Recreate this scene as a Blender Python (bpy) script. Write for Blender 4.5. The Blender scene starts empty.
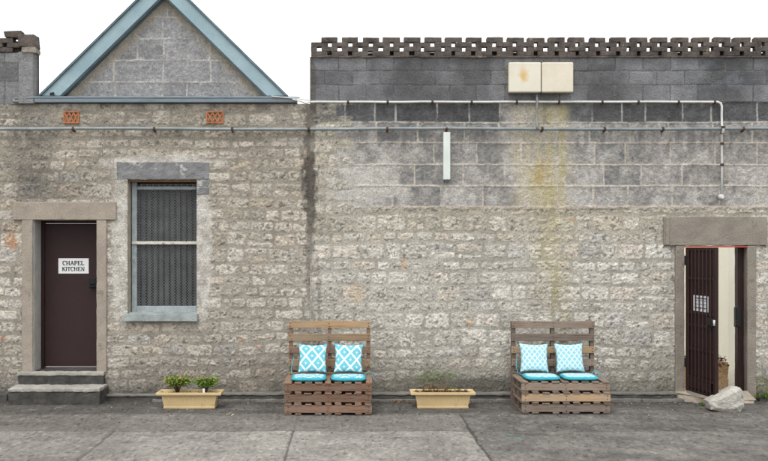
import bpy, bmesh, math, random
import numpy as np
from mathutils import Vector, Matrix

random.seed(7)
scene = bpy.context.scene
COL = scene.collection

# ------------------------------------------------------------------ camera frame
F, D, H, VX, VY = 900.0, 13.04, 2.2, 350.0, 248.0      # focal (photo px), distance, eye height, vanishing point
def PX(px, Y=0.0): return (px - VX) * (D + Y) / F
def PZ(py, Y=0.0): return H + (VY - py) * (D + Y) / F

# ------------------------------------------------------------------ numpy noise
def _hash(ix, iz, seed):
    ix = ix.astype(np.int64); iz = iz.astype(np.int64)
    n = (ix * 374761393 + iz * 668265263 + seed * 2147483647 + seed * 97 + 1013) & 0xFFFFFFFF
    n = ((n ^ (n >> 13)) * 1274126177) & 0xFFFFFFFF
    n = ((n ^ (n >> 16)) * 2246822519) & 0xFFFFFFFF
    return ((n ^ (n >> 15)) & 0xFFFFFF) / float(0xFFFFFF)
def vn(x, z, s, seed, sz=None):
    """value noise in -1..1, feature size s metres"""
    a = x / s; b = z / (sz or s)
    ix = np.floor(a); iz = np.floor(b)
    fx = a - ix; fz = b - iz
    fx = fx * fx * fx * (fx * (fx * 6 - 15) + 10); fz = fz * fz * fz * (fz * (fz * 6 - 15) + 10)
    h00 = _hash(ix, iz, seed); h10 = _hash(ix + 1, iz, seed)
    h01 = _hash(ix, iz + 1, seed); h11 = _hash(ix + 1, iz + 1, seed)
    return ((h00 * (1 - fx) + h10 * fx) * (1 - fz) + (h01 * (1 - fx) + h11 * fx) * fz) * 2 - 1
def fbm(x, z, s, seed, o=4, g=0.5):
    t = 0; a = 1.0; n = 0
    for i in range(o):
        t = t + a * vn(x + 3.1 * i, z - 1.7 * i, s, seed + i * 11); n += a; a *= g; s *= 0.5
    return t / n
def sstep(a, b, v):
    t = np.clip((v - a) / (b - a), 0, 1); return t * t * (3 - 2 * t)
def rnd(ids, seed):
    return _hash(ids, ids * 0 + seed, seed + 5)
def mix(a, b, t):
    a = np.asarray(a, float); b = np.asarray(b, float)
    if a.ndim == 1: a = a[None, :]
    if b.ndim == 1: b = b[None, :]
    return a + (b - a) * t[:, None]
def blob(px, py, cx, cy, rx, ry, nz, soft=0.35):
    """soft edged irregular patch in wall coordinates, 0..1"""
    d = np.sqrt(((px - cx) / rx) ** 2 + ((py - cy) / ry) ** 2) + nz * 0.35
    return 1 - sstep(1 - soft, 1 + soft, d)
def band(v, a, b, s):
    return sstep(a - s, a + s, v) * (1 - sstep(b - s, b + s, v))

# ------------------------------------------------------------------ materials
def new_mat(name):
    m = bpy.data.materials.new(name); m.use_nodes = True
    nt = m.node_tree; b = nt.nodes['Principled BSDF']
    b.inputs['Specular IOR Level'].default_value = 0.25
    return m, nt, b
def N(nt, t, **kw):
    n = nt.nodes.new(t)
    for k, v in kw.items(): setattr(n, k, v)
    return n
def L(nt, a, b): nt.links.new(a, b)
def noise(nt, vec, scale, detail=4, rough=0.6, dist=0.0):
    n = N(nt, 'ShaderNodeTexNoise'); n.inputs['Scale'].default_value = scale
    n.inputs['Detail'].default_value = detail; n.inputs['Roughness'].default_value = rough
    n.inputs['Distortion'].default_value = dist
    if vec is not None: L(nt, vec, n.inputs['Vector'])
    return n
def ramp(nt, fac, stops):
    r = N(nt, 'ShaderNodeValToRGB'); e = r.color_ramp.elements
    while len(e) < len(stops): e.new(0.5)
    for i, (p, c) in enumerate(stops):
        e[i].position = p; e[i].color = (*c, 1) if len(c) == 3 else c
    L(nt, fac, r.inputs[0]); return r
def mulcol(nt, a, b, fac=1.0, mode='MULTIPLY'):
    m = N(nt, 'ShaderNodeMix', data_type='RGBA', blend_type=mode)
    if isinstance(fac, float): m.inputs[0].default_value = fac
    else: L(nt, fac, m.inputs[0])
    for s, i in ((a, 6), (b, 7)):
        if isinstance(s, tuple): m.inputs[i].default_value = (*s, 1)
        else: L(nt, s, m.inputs[i])
    return m.outputs[2]
def math_(nt, op, a, b=None, c=None):
    m = N(nt, 'ShaderNodeMath', operation=op)
    for i, s in enumerate((a, b, c)):
        if s is None: continue
        if isinstance(s, (int, float)): m.inputs[i].default_value = s
        else: L(nt, s, m.inputs[i])
    return m.outputs[0]
def bump(nt, bsdf, h, dist, strength=1.0):
    b = N(nt, 'ShaderNodeBump'); b.inputs['Distance'].default_value = dist
    b.inputs['Strength'].default_value = strength
    L(nt, h, b.inputs['Height']); L(nt, b.outputs[0], bsdf.inputs['Normal'])

def mat_attr(name, fine=55, amp=0.35, bumpd=0.006, rough=0.92):
    """colours computed per stone / per block, plus fine grain and relief from noise"""
    m, nt, b = new_mat(name)
    at = N(nt, 'ShaderNodeAttribute', attribute_name='tone')
    tc = N(nt, 'ShaderNodeTexCoord').outputs['Object']
    n1 = noise(nt, tc, fine, 5, 0.7); n2 = noise(nt, tc, fine * 0.23, 4, 0.65)
    r1 = ramp(nt, n1.outputs[0], [(0.25, (1 - amp,) * 3), (0.75, (1 + amp,) * 3)])
    r2 = ramp(nt, n2.outputs[0], [(0.3, (0.86, 0.86, 0.88)), (0.7, (1.13, 1.12, 1.10))])
    c = mulcol(nt, mulcol(nt, at.outputs['Color'], r1.outputs[0]), r2.outputs[0])
    L(nt, c, b.inputs['Base Color']); b.inputs['Roughness'].default_value = rough
    s = math_(nt, 'ADD', n1.outputs[0], n2.outputs[0]); bump(nt, b, s, bumpd)
    return m
def mat_solid(name, col, col2=None, scale=8, rough=0.7, metal=0.0, bumpd=0.0015, fine=60, spec=0.25, stretch=None, rand=0.0, amp=0.12, spots=None):
    m, nt, b = new_mat(name)
    tc = N(nt, 'ShaderNodeTexCoord').outputs['Object']
    if stretch:
        mp = N(nt, 'ShaderNodeMapping'); mp.inputs['Scale'].default_value = stretch
        L(nt, tc, mp.inputs['Vector']); tc = mp.outputs[0]
    col2 = col2 or tuple(x * 0.8 for x in col)
    n1 = noise(nt, tc, scale, 5, 0.65); n2 = noise(nt, tc, fine, 3, 0.6)
    c = ramp(nt, n1.outputs[0], [(0.32, col2), (0.68, col)]).outputs[0]
    g = ramp(nt, n2.outputs[0], [(0.25, (1 - amp,) * 3), (0.75, (1 + amp,) * 3)]).outputs[0]
    c = mulcol(nt, c, g)
    if spots:
        n3 = noise(nt, tc, spots[0], 4, 0.7)
        f = ramp(nt, n3.outputs[0], [(spots[1], (0, 0, 0)), (spots[1] + 0.06, (1, 1, 1))]).outputs[0]
        c = mulcol(nt, c, spots[2], f, 'MIX')
    if rand:
        oi = N(nt, 'ShaderNodeObjectInfo')
        rr = ramp(nt, oi.outputs['Random'], [(0.0, (1 - rand,) * 3), (1.0, (1 + rand,) * 3)]).outputs[0]
        c = mulcol(nt, c, rr)
    L(nt, c, b.inputs['Base Color'])
    b.inputs['Roughness'].default_value = rough; b.inputs['Metallic'].default_value = metal
    b.inputs['Specular IOR Level'].default_value = spec
    if bumpd: bump(nt, b, math_(nt, 'ADD', n1.outputs[0], n2.outputs[0]), bumpd)
    return m
def mat_wood(name, light, dark, grey, seed=0.0):
    m, nt, b = new_mat(name)
    tc = N(nt, 'ShaderNodeTexCoord').outputs['Object']
    oi = N(nt, 'ShaderNodeObjectInfo')
    off = N(nt, 'ShaderNodeCombineXYZ')
    for i, k in enumerate((17.0, 31.0, 53.0)): L(nt, math_(nt, 'MULTIPLY', oi.outputs['Random'], k), off.inputs[i])
    ad = N(nt, 'ShaderNodeVectorMath', operation='ADD'); L(nt, tc, ad.inputs[0]); L(nt, off.outputs[0], ad.inputs[1])
    mp = N(nt, 'ShaderNodeMapping'); mp.inputs['Scale'].default_value = (1.2, 22, 22); L(nt, ad.outputs[0], mp.inputs['Vector'])
    g = noise(nt, mp.outputs[0], 2.2, 6, 0.7, 0.6)
    w = noise(nt, ad.outputs[0], 3.0, 4, 0.6)
    c = ramp(nt, g.outputs[0], [(0.28, dark), (0.5, light), (0.74, tuple(x * 1.15 for x in light))]).outputs[0]
    wf = ramp(nt, w.outputs[0], [(0.42, (0, 0, 0)), (0.66, (0.75,) * 3)]).outputs[0]
    c = mulcol(nt, c, grey, wf, 'MIX')
    rr = ramp(nt, oi.outputs['Random'], [(0.0, (0.70, 0.69, 0.69)), (0.5, (0.96, 0.96, 0.97)), (1.0, (1.2, 1.16, 1.1))]).outputs[0]
    c = mulcol(nt, c, rr)
    k = noise(nt, ad.outputs[0], 26, 3, 0.7)
    kf = ramp(nt, k.outputs[0], [(0.64, (1, 1, 1)), (0.72, (0.5, 0.48, 0.46))]).outputs[0]
    c = mulcol(nt, c, kf)
    mp2 = N(nt, 'ShaderNodeMapping'); mp2.inputs['Scale'].default_value = (1.0, 60, 60); L(nt, ad.outputs[0], mp2.inputs['Vector'])
    sp_ = noise(nt, mp2.outputs[0], 1.6, 3, 0.6)
    c = mulcol(nt, c, ramp(nt, sp_.outputs[0], [(0.33, (0.35, 0.33, 0.32)), (0.40, (1, 1, 1))]).outputs[0])
    L(nt, c, b.inputs['Base Color']); b.inputs['Roughness'].default_value = 0.85
    bump(nt, b, g.outputs[0], 0.004)
    return m
def mat_cushion(name, kind):
    """turquoise cloth with a printed white pattern, in UV"""
    m, nt, b = new_mat(name)
    uv = N(nt, 'ShaderNodeUVMap', uv_map='UVMap').outputs[0]
    sp = N(nt, 'ShaderNodeSeparateXYZ'); L(nt, uv, sp.inputs[0])
    tc = N(nt, 'ShaderNodeTexCoord').outputs['Object']
    aqua = (0.12, 0.48, 0.58); deep = (0.05, 0.44, 0.58); white = (0.72, 0.77, 0.78); pale = (0.36, 0.60, 0.66)
    nu, nv = (2.35, 2.05) if kind == 'trellis' else (5.6, 4.6)
    u = math_(nt, 'ABSOLUTE', math_(nt, 'SUBTRACT', math_(nt, 'FRACT', math_(nt, 'MULTIPLY', sp.outputs[0], nu)), 0.5))
    v = math_(nt, 'ABSOLUTE', math_(nt, 'SUBTRACT', math_(nt, 'FRACT', math_(nt, 'MULTIPLY', sp.outputs[1], nv)), 0.5))
    d = math_(nt, 'ABSOLUTE', math_(nt, 'SUBTRACT', math_(nt, 'ADD', u, v), 0.5))   # 0 on the lattice line, .5 in both diamond centres
    if kind == 'trellis':
        c = ramp(nt, d, [(0.0, white), (0.080, white), (0.115, aqua), (0.36, pale), (0.40, white)])
        c.color_ramp.elements[3].color = (0.20, 0.50, 0.58, 1)
        c.color_ramp.elements[3].position = 0.40; c.color_ramp.elements[4].position = 0.44
    else:
        c = ramp(nt, d, [(0.0, white), (0.11, (0.52, 0.70, 0.75)), (0.20, (0.20, 0.50, 0.59)), (0.36, (0.33, 0.59, 0.66)), (0.5, aqua)])
    side = N(nt, 'ShaderNodeAttribute', attribute_name='edge')
    c2 = mulcol(nt, c.outputs[0], (0.05, 0.38, 0.48), side.outputs['Fac'], 'MIX')
    n = noise(nt, tc, 260, 2, 0.5); f = noise(nt, tc, 9, 3, 0.6)
    g = ramp(nt, n.outputs[0], [(0.3, (0.9,) * 3), (0.7, (1.06,) * 3)]).outputs[0]
    L(nt, mulcol(nt, c2, g), b.inputs['Base Color'])
    b.inputs['Roughness'].default_value = 0.9
    bump(nt, b, math_(nt, 'ADD', n.outputs[0], math_(nt, 'MULTIPLY', f.outputs[0], 6.0)), 0.004)
    return m

M = {}
M['stone'] = mat_attr('rough_stone_masonry', 48, 0.45, 0.016)
M['ground'] = mat_attr('weathered_paving', 60, 0.5, 0.006, 0.9)
M['render'] = mat_solid('cement_render', (0.335, 0.292, 0.242), (0.255, 0.222, 0.185), 3.0, 0.9, bumpd=0.007, fine=60, amp=.22, spots=(4.0, 0.60, (0.215, 0.19, 0.16)))
M['render_gate'] = mat_solid('grey_cement_render', (0.275, 0.243, 0.205), (0.20, 0.178, 0.152), 2.5, 0.9, bumpd=0.008, fine=60, amp=.22, spots=(5.0, 0.60, (0.185, 0.165, 0.14)))
M['slate'] = mat_solid('grey_painted_stone', (0.215, 0.217, 0.222), (0.145, 0.148, 0.155), 6, 0.9, bumpd=0.008, fine=60, amp=.25, spots=(4.0, 0.56, (0.40, 0.39, 0.37)))
M['step'] = mat_solid('worn_concrete_step', (0.085, 0.08, 0.074), (0.035, 0.034, 0.032), 5, 0.92, bumpd=0.006, fine=60)
M['nosing'] = mat_solid('lit_step_edge', (0.40, 0.385, 0.35), (0.25, 0.24, 0.215), 6, 0.9, bumpd=0.006, fine=60, spots=(12, 0.65, (0.09, 0.085, 0.06)))  # step concrete with the lit tread edge painted in; dark spots are moss
M['kerb'] = mat_solid('dark_kerb_stone', (0.10, 0.095, 0.088), (0.045, 0.043, 0.041), 4, 0.92, bumpd=0.006, fine=60, spots=(4, 0.64, (0.10, 0.105, 0.06)))  # dark tone holds both dirt and the painted shade of the kerb face
M['kerbpale'] = mat_solid('lit_kerb_top', (0.21, 0.20, 0.18), (0.12, 0.115, 0.105), 4, 0.92, bumpd=0.006, fine=60, spots=(5, 0.62, (0.10, 0.105, 0.07)))  # paler copy of the kerb stone, paints its lit top
M['door'] = mat_solid('maroon_door_paint', (0.034, 0.0165, 0.017), (0.028, 0.014, 0.015), 2, 0.55, bumpd=0.0006, fine=30)
M['gate'] = mat_solid('dark_maroon_steel', (0.030, 0.013, 0.013), (0.020, 0.010, 0.010), 6, 0.5, bumpd=0.001, spots=(22, 0.70, (0.12, 0.10, 0.09)))
M['gatebar'] = mat_solid('worn_maroon_bar', (0.062, 0.030, 0.029), (0.035, 0.018, 0.018), 8, 0.45)
M['black'] = mat_solid('black_steel', (0.012, 0.012, 0.013), None, 10, 0.45)
M['jamb'] = mat_solid('pale_grey_paint', (0.44, 0.44, 0.43), (0.33, 0.33, 0.32), 5, 0.7)
M['creamreveal'] = mat_solid('flaking_cream_reveal', (0.46, 0.42, 0.34), (0.34, 0.31, 0.25), 7, 0.85, bumpd=0.004, spots=(9, 0.62, (0.22, 0.17, 0.12)))
M['blue'] = mat_solid('faded_blue_paint', (0.29, 0.395, 0.435), (0.215, 0.31, 0.35), 3.0, 0.6, bumpd=0.0012, spots=(9, 0.70, (0.12, 0.17, 0.20)))
M['bluedark'] = mat_solid('weathered_blue_trim', (0.13, 0.19, 0.215), (0.07, 0.10, 0.115), 4, 0.7)
M['flash'] = mat_solid('grey_blue_flashing', (0.21, 0.255, 0.29), (0.13, 0.165, 0.19), 3, 0.6, stretch=(1, 4, 8))
M['winpaint'] = mat_solid('window_blue_paint', (0.36, 0.405, 0.42), (0.23, 0.26, 0.275), 6, 0.7, bumpd=0.003, spots=(14, 0.66, (0.15, 0.15, 0.15)))
M['sill'] = mat_solid('window_sill_paint', (0.33, 0.37, 0.365), (0.20, 0.225, 0.225), 6, 0.8, bumpd=0.004, spots=(10, 0.64, (0.13, 0.13, 0.125)))
M['rustwood'] = mat_solid('brown_timber', (0.23, 0.13, 0.06), (0.14, 0.08, 0.04), 8, 0.8)
M['whitepaint'] = mat_solid('chipped_white_paint', (0.62, 0.60, 0.55), (0.45, 0.43, 0.38), 10, 0.7, spots=(24, 0.60, (0.16, 0.09, 0.05)))
M['mesh'] = mat_solid('screen_steel', (0.17, 0.175, 0.18), (0.10, 0.103, 0.107), 5, 0.6)
M['blind'] = mat_solid('dark_blind', (0.17, 0.175, 0.18), (0.11, 0.113, 0.118), 5, 0.7)
M['glass'] = mat_solid('dark_window_glass', (0.02, 0.021, 0.023), None, 2, 0.08, bumpd=0, spec=0.5)
M['terracotta'] = mat_solid('terracotta', (0.42, 0.17, 0.075), (0.29, 0.11, 0.05), 12, 0.85)
M['dark'] = mat_solid('vent_dark_backing', (0.03, 0.02, 0.015), None, 10, 0.9)
M['pipe'] = mat_solid('galvanised_pipe', (0.26, 0.29, 0.30), (0.17, 0.19, 0.20), 4, 0.5, metal=0.25, bumpd=0.0006, spots=(7, 0.68, (0.15, 0.11, 0.085)))
M['clamp'] = mat_solid('rusty_clamp', (0.10, 0.055, 0.035), (0.06, 0.04, 0.03), 20, 0.85)
M['conduit'] = mat_solid('white_conduit', (0.62, 0.62, 0.60), (0.48, 0.48, 0.46), 5, 0.5, bumpd=0.0004, spots=(6, 0.70, (0.25, 0.16, 0.10)))
M['greyconduit'] = mat_solid('grey_conduit', (0.24, 0.25, 0.255), (0.17, 0.18, 0.18), 5, 0.5)
M['boxplastic'] = mat_solid('aged_cream_plastic', (0.64, 0.60, 0.50), (0.57, 0.52, 0.41), 3, 0.5, bumpd=0.0004, amp=0.03)
M['boxedge'] = mat_solid('grimy_cream_plastic', (0.48, 0.42, 0.28), (0.36, 0.30, 0.18), 6, 0.6)
M['palegreen'] = mat_solid('pale_green_plastic', (0.62, 0.67, 0.64), (0.52, 0.57, 0.54), 4, 0.5, bumpd=0.0003, amp=0.04)
M['planter'] = mat_solid('sand_plastic', (0.57, 0.44, 0.24), (0.49, 0.37, 0.195), 5, 0.55, bumpd=0.0006, amp=0.06, spots=(8, 0.63, (0.40, 0.30, 0.17)))
M['soil'] = mat_solid('potting_soil', (0.075, 0.048, 0.03), (0.035, 0.024, 0.016), 40, 0.95, bumpd=0.01)
M['bark'] = mat_solid('dry_bark', (0.19, 0.095, 0.05), (0.09, 0.05, 0.03), 30, 0.9, rand=0.3)
M['leaf'] = mat_solid('green_leaf', (0.19, 0.30, 0.055), (0.10, 0.19, 0.035), 14, 0.6, bumpd=0)
M['leafwarm'] = mat_solid('orange_green_leaf', (0.38, 0.22, 0.06), (0.26, 0.26, 0.05), 14, 0.6, bumpd=0)
M['weed'] = mat_solid('weed_leaf', (0.10, 0.15, 0.04), (0.06, 0.10, 0.03), 14, 0.7, bumpd=0)
M['dryleaf'] = mat_solid('dry_leaf', (0.30, 0.15, 0.06), (0.17, 0.09, 0.045), 20, 0.85, bumpd=0)
M['paleleaf'] = mat_solid('pale_dry_leaf', (0.48, 0.42, 0.31), (0.38, 0.33, 0.24), 20, 0.85, bumpd=0)
M['tagwhite'] = mat_solid('white_card', (0.76, 0.77, 0.78), (0.72, 0.73, 0.74), 4, 0.5, bumpd=0, amp=0.02)
M['ink'] = mat_solid('black_ink', (0.02, 0.02, 0.025), None, 4, 0.6, bumpd=0)
M['blueink'] = mat_solid('blue_ink', (0.05, 0.09, 0.22), None, 4, 0.6, bumpd=0)
M['cream'] = mat_solid('cream_wall_paint', (0.87, 0.84, 0.755), (0.83, 0.80, 0.71), 1.5, 0.8, bumpd=0.002)
M['creamshade'] = mat_solid('shaded_cream_paint', (0.80, 0.79, 0.69), (0.76, 0.75, 0.65), 2, 0.8)  # the same cream paint with the shade of the second face put in
M['red'] = mat_solid('red_paint', (0.42, 0.075, 0.05), (0.30, 0.06, 0.045), 12, 0.7)
M['rock'] = mat_solid('whitewashed_rock', (0.46, 0.445, 0.405), (0.30, 0.285, 0.255), 6, 0.95, bumpd=0.015, fine=35, amp=0.2, spots=(9, 0.64, (0.15, 0.14, 0.12)))
M['threshold'] = mat_solid('worn_cream_concrete', (0.42, 0.36, 0.29), (0.25, 0.22, 0.18), 6, 0.95, bumpd=0.008)
M['turquoise'] = mat_solid('turquoise_cord', (0.05, 0.42, 0.52), None, 10, 0.8, bumpd=0)
M['brick'] = mat_solid('sooty_brick', (0.13, 0.108, 0.094), (0.045, 0.040, 0.038), 4.5, 0.95, bumpd=0.008, fine=45, amp=0.35, spots=(4, 0.62, (0.20, 0.16, 0.125)))
M['roof'] = mat_solid('roof_sheet', (0.30, 0.32, 0.33), (0.22, 0.24, 0.25), 3, 0.5)
M['wood_brown'] = mat_wood('brown_pallet_wood', (0.245, 0.148, 0.10), (0.085, 0.047, 0.032), (0.215, 0.165, 0.135))
M['wood_dark'] = mat_wood('dark_pallet_wood', (0.15, 0.088, 0.06), (0.055, 0.034, 0.026), (0.15, 0.112, 0.09))
M['wood_tan'] = mat_wood('tan_pallet_wood', (0.32, 0.215, 0.125), (0.16, 0.10, 0.058), (0.29, 0.23, 0.17))
M['wood_grey'] = mat_wood('weathered_pallet_wood', (0.205, 0.158, 0.122), (0.075, 0.057, 0.046), (0.22, 0.185, 0.165))
M['wood_sand'] = mat_wood('sandy_pallet_wood', (0.34, 0.235, 0.14), (0.17, 0.115, 0.07), (0.28, 0.225, 0.17))
M['cush_trellis'] = mat_cushion('turquoise_trellis_cloth', 'trellis')
M['cush_dots'] = mat_cushion('turquoise_dotted_cloth', 'dots')
M['teal'] = mat_solid('teal_paint_mark', (0.07, 0.20, 0.18), (0.12, 0.19, 0.175), 30, 0.9)
m, nt, b = new_mat('sandstone_ledge')
M['sandstone'] = mat_solid('sandstone_block', (0.68, 0.49, 0.29), (0.50, 0.34, 0.19), 9, 0.95, bumpd=0.012, fine=50, amp=0.2)

# ------------------------------------------------------------------ object helpers
def link(name, me, mats, parent=None, loc=None, rot=None):
    o = bpy.data.objects.new(name, me); COL.objects.link(o)
    for mm in (mats if isinstance(mats, (list, tuple)) else [mats]): me.materials.append(mm)
    if parent: o.parent = parent
    if loc is not None: o.location = loc
    if rot is not None: o.rotation_euler = rot
    return o
def thing(name, label, cat, loc=(0, 0, 0), group=None, rot=(0, 0, 0)):
    o = bpy.data.objects.new(name, None); COL.objects.link(o)
    o.location = loc; o.rotation_euler = rot; o.empty_display_size = 0.1
    o['label'] = label; o['category'] = cat
    if group: o['group'] = group
    return o
def tag(o, label, cat, group=None):
    o['label'] = label; o['category'] = cat
    if group: o['group'] = group
    return o

class MB:
    """collects shapes into one bmesh"""
    def __init__(s): s.bm = bmesh.new()
    def box(s, x0, x1, y0, y1, z0, z1, mi=0, jit=0.0, mat=None):
        vs = [Vector((x, y, z)) for x in (x0, x1) for y in (y0, y1) for z in (z0, z1)]
        if jit: vs = [v + Vector([random.uniform(-jit, jit) for _ in range(3)]) for v in vs]
        if mat is not None: vs = [mat @ v for v in vs]
        b = [s.bm.verts.new(v) for v in vs]
        for f in ((0, 1, 3, 2), (4, 6, 7, 5), (0, 4, 5, 1), (2, 3, 7, 6), (0, 2, 6, 4), (1, 5, 7, 3)):
            fc = s.bm.faces.new([b[i] for i in f]); fc.material_index = mi
        return b
    def face(s, pts, mi=0):
        f = s.bm.faces.new([s.bm.verts.new(p) for p in pts]); f.material_index = mi; return f
    def prism(s, pts, y0, y1, mi=0):
        """outline in x,z (counter clockwise seen from -y) extruded from y0 to y1"""
        a = [s.bm.verts.new((p[0], y0, p[1])) for p in pts]; c = [s.bm.verts.new((p[0], y1, p[1])) for p in pts]
        n = len(pts)
        fs = [s.bm.faces.new(a), s.bm.faces.new(c[::-1])]
        for i in range(n): fs.append(s.bm.faces.new((a[i], c[i], c[(i + 1) % n], a[(i + 1) % n])))
        for f in fs: f.material_index = mi
    def tube(s, path, r, seg=10, mi=0, cap=True):
        path = [Vector(p) for p in path]; rings = []
        for i, p in enumerate(path):
            t = (path[min(i + 1, len(path) - 1)] - path[max(i - 1, 0)]).normalized()
            up = Vector((0, 1, 0)) if abs(t.y) < 0.9 else Vector((0, 0, 1))
            u = t.cross(up).normalized(); v = t.cross(u).normalized()
            rr = r[i] if isinstance(r, (list, tuple)) else r
            rings.append([s.bm.verts.new(p + (u * math.cos(2 * math.pi * k / seg) + v * math.sin(2 * math.pi * k / seg)) * rr) for k in range(seg)])
        for a, c in zip(rings, rings[1:]):
            for k in range(seg):
                f = s.bm.faces.new((a[k], a[(k + 1) % seg], c[(k + 1) % seg], c[k])); f.material_index = mi; f.smooth = True
        if cap:
            for rg in (rings[0][::-1], rings[-1]):
                f = s.bm.faces.new(rg); f.material_index = mi
    def bevel(s, w=0.006, seg=1, ang=0.6):
        s.bm.normal_update()
        es = [e for e in s.bm.edges if len(e.link_faces) == 2 and e.calc_face_angle(0) > ang]
        bmesh.ops.bevel(s.bm, geom=es, offset=w, segments=seg, affect='EDGES', clamp_overlap=True, profile=0.6); return s
    def rough(s, cuts=4, amp=0.006, scale=0.15, seed=0, maxlen=None):
        """subdivide long edges and push the surface about"""
        if maxlen:
            for _ in range(6):
                es = [e for e in s.bm.edges if e.calc_length() > maxlen]
                if not es: break
                bmesh.ops.subdivide_edges(s.bm, edges=es, cuts=1, use_grid_fill=True)
        s.bm.normal_update()
        from mathutils import noise as mn
        for v in s.bm.verts:
            p = v.co / scale + Vector((seed * 3.3, seed * 1.7, seed))
            v.co += v.normal * (mn.fractal(p, 0.8, 2.0, 3) * amp) if v.normal.length else Vector()
        return s
    def build(s, name, mats, parent=None, loc=None, rot=None, smooth=False, recalc=True):
        if recalc: bmesh.ops.recalc_face_normals(s.bm, faces=s.bm.faces)
        me = bpy.data.meshes.new(name); s.bm.to_mesh(me); s.bm.free()
        if smooth:
            for p in me.polygons: p.use_smooth = True
        return link(name, me, mats, parent, loc, rot)

def grid_mesh(name, co, nx, nz, keep, tone, mats, parent=None, smooth=True, flip=False):
    """co (nz*nx,3), keep (nz-1, nx-1) bool faces, tone (n,3)"""
    i = np.arange(nx * nz).reshape(nz, nx)
    q = np.stack([i[:-1, :-1], i[:-1, 1:], i[1:, 1:], i[1:, :-1]], -1)[keep].reshape(-1, 4)
    if flip: q = q[:, ::-1]
    used = np.zeros(nx * nz, bool); used[q.ravel()] = True
    remap = np.cumsum(used) - 1
    q = remap[q]; co = co[used]; tone = tone[used]
    me = bpy.data.meshes.new(name)
    me.vertices.add(len(co)); me.vertices.foreach_set('co', co.astype(np.float32).ravel())
    me.loops.add(q.size); me.loops.foreach_set('vertex_index', q.astype(np.int32).ravel())
    me.polygons.add(len(q)); me.polygons.foreach_set('loop_start', np.arange(0, q.size, 4, dtype=np.int32))
    me.polygons.foreach_set('use_smooth', np.full(len(q), smooth))
    me.update(calc_edges=True)
    at = me.color_attributes.new('tone', 'FLOAT_COLOR', 'POINT')
    c4 = np.ones((len(co), 4), np.float32); c4[:, :3] = np.clip(tone, 0.004, 0.9)
    at.data.foreach_set('color', c4.ravel())
    me.validate()
    return link(name, me, mats, parent)

# ------------------------------------------------------------------ masonry fields
def rubble(x, z, seed, cmin=0.15, cmax=0.26, wmin=0.2, wmax=0.58):
    """irregular coursed squared rubble: height (m, outwards), stone mask, per stone randoms"""
    xw = x + 0.020 * vn(x, z, 0.33, seed + 1) + 0.009 * vn(x, z, 0.09, seed + 2)
    zw = z + 0.024 * vn(x, z, 0.9, seed + 3) + 0.009 * vn(x, z, 0.13, seed + 4)
    R = random.Random(seed)
    edges = [-0.4]
    while edges[-1] < 5.2: edges.append(edges[-1] + (R.uniform(cmin, cmin + 0.04) if R.random() < 0.45 else R.uniform(cmin + 0.05, cmax)))
    e = np.array(edges); ci = np.clip(np.searchsorted(e, zw) - 1, 0, len(e) - 2)
    d = np.zeros_like(x); sid = np.zeros_like(x)
    for k in range(len(e) - 1):
        mk = ci == k
        if not mk.any(): continue
        cuts = [-8.5 + R.uniform(0, 0.4)]; hh = e[k + 1] - e[k]
        while cuts[-1] < 9.5: cuts.append(cuts[-1] + R.uniform(wmin, wmax) * (0.75 + hh))
        c = np.array(cuts); X = xw[mk]; Z = zw[mk]
        si = np.clip(np.searchsorted(c, X) - 1, 0, len(c) - 2)
        x0 = c[si]; x1 = c[si + 1]; z0 = np.full_like(X, e[k]); z1 = np.full_like(X, e[k + 1])
        ids = (k * 1000 + si).astype(float)
        r = rnd(ids, seed + 31); split = (r < 0.20) & (hh > 0.21)
        mid = z0 + hh * (0.38 + 0.24 * rnd(ids, seed + 32)); top = Z > mid
        z0 = np.where(split & top, mid, z0); z1 = np.where(split & ~top, mid, z1)
        ids = ids + np.where(split & top, 500000.0, 0)
        sp2 = split & (rnd(ids, seed + 33) < 0.55)
        mx = x0 + (x1 - x0) * (0.35 + 0.3 * rnd(ids, seed + 34)); rt = X > mx
        x0 = np.where(sp2 & rt, mx, x0); x1 = np.where(sp2 & ~rt, mx, x1); ids = ids + np.where(sp2 & rt, 250000.0, 0)
        # shrink / shift of every stone inside its cell
        z0 = z0 + 0.012 * rnd(ids, seed + 35); z1 = z1 - 0.012 * rnd(ids, seed + 36)
        a = np.minimum(X - x0, x1 - X); b = np.minimum(Z - z0, z1 - Z)
        rr = 0.045
        dd = np.where((a < rr) & (b < rr), rr - np.hypot(rr - a, rr - b), np.minimum(a, b))
        d[mk] = dd; sid[mk] = ids
    r1 = rnd(sid, seed + 41); r2 = rnd(sid, seed + 42); r3 = rnd(sid, seed + 43)
    d2 = d - (0.010 + 0.007 * r1) + 0.009 * vn(x, z, 0.07, seed + 5) + 0.007 * vn(x, z, 0.028, seed + 6) - 0.012 * sstep(.15, .6, fbm(x, z, 0.5, seed + 7, 2))
    m = sstep(-0.003, 0.010, d2)
    n7 = fbm(x, z, 0.085, seed + 8, 3); n3 = vn(x, z, 0.032, seed + 9); n2 = vn(x, z, 0.017, seed + 10)
    ridge = 1 - np.abs(vn(x, z, 0.055, seed + 11)) * 2
    pil = 1 - np.exp(-np.clip(d2, 0, 1) / 0.03)
    pit = sstep(0.45, 0.8, vn(x, z, 0.04, seed + 12) * 0.6 + n2 * 0.5)
    h = 0.004 * r2 + 0.0035 * pil + 0.0045 * n7 + 0.0055 * n3 + 0.0055 * n2 + 0.002 * ridge - 0.014 * pit
    mort = 0.0 + 0.003 * vn(x, z, 0.08, seed + 13) + 0.0022 * vn(x, z, 0.024, seed + 14) + 0.0015 * n2
    return mort * (1 - m) + h * m, m, r1, r2, r3, d2

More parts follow.
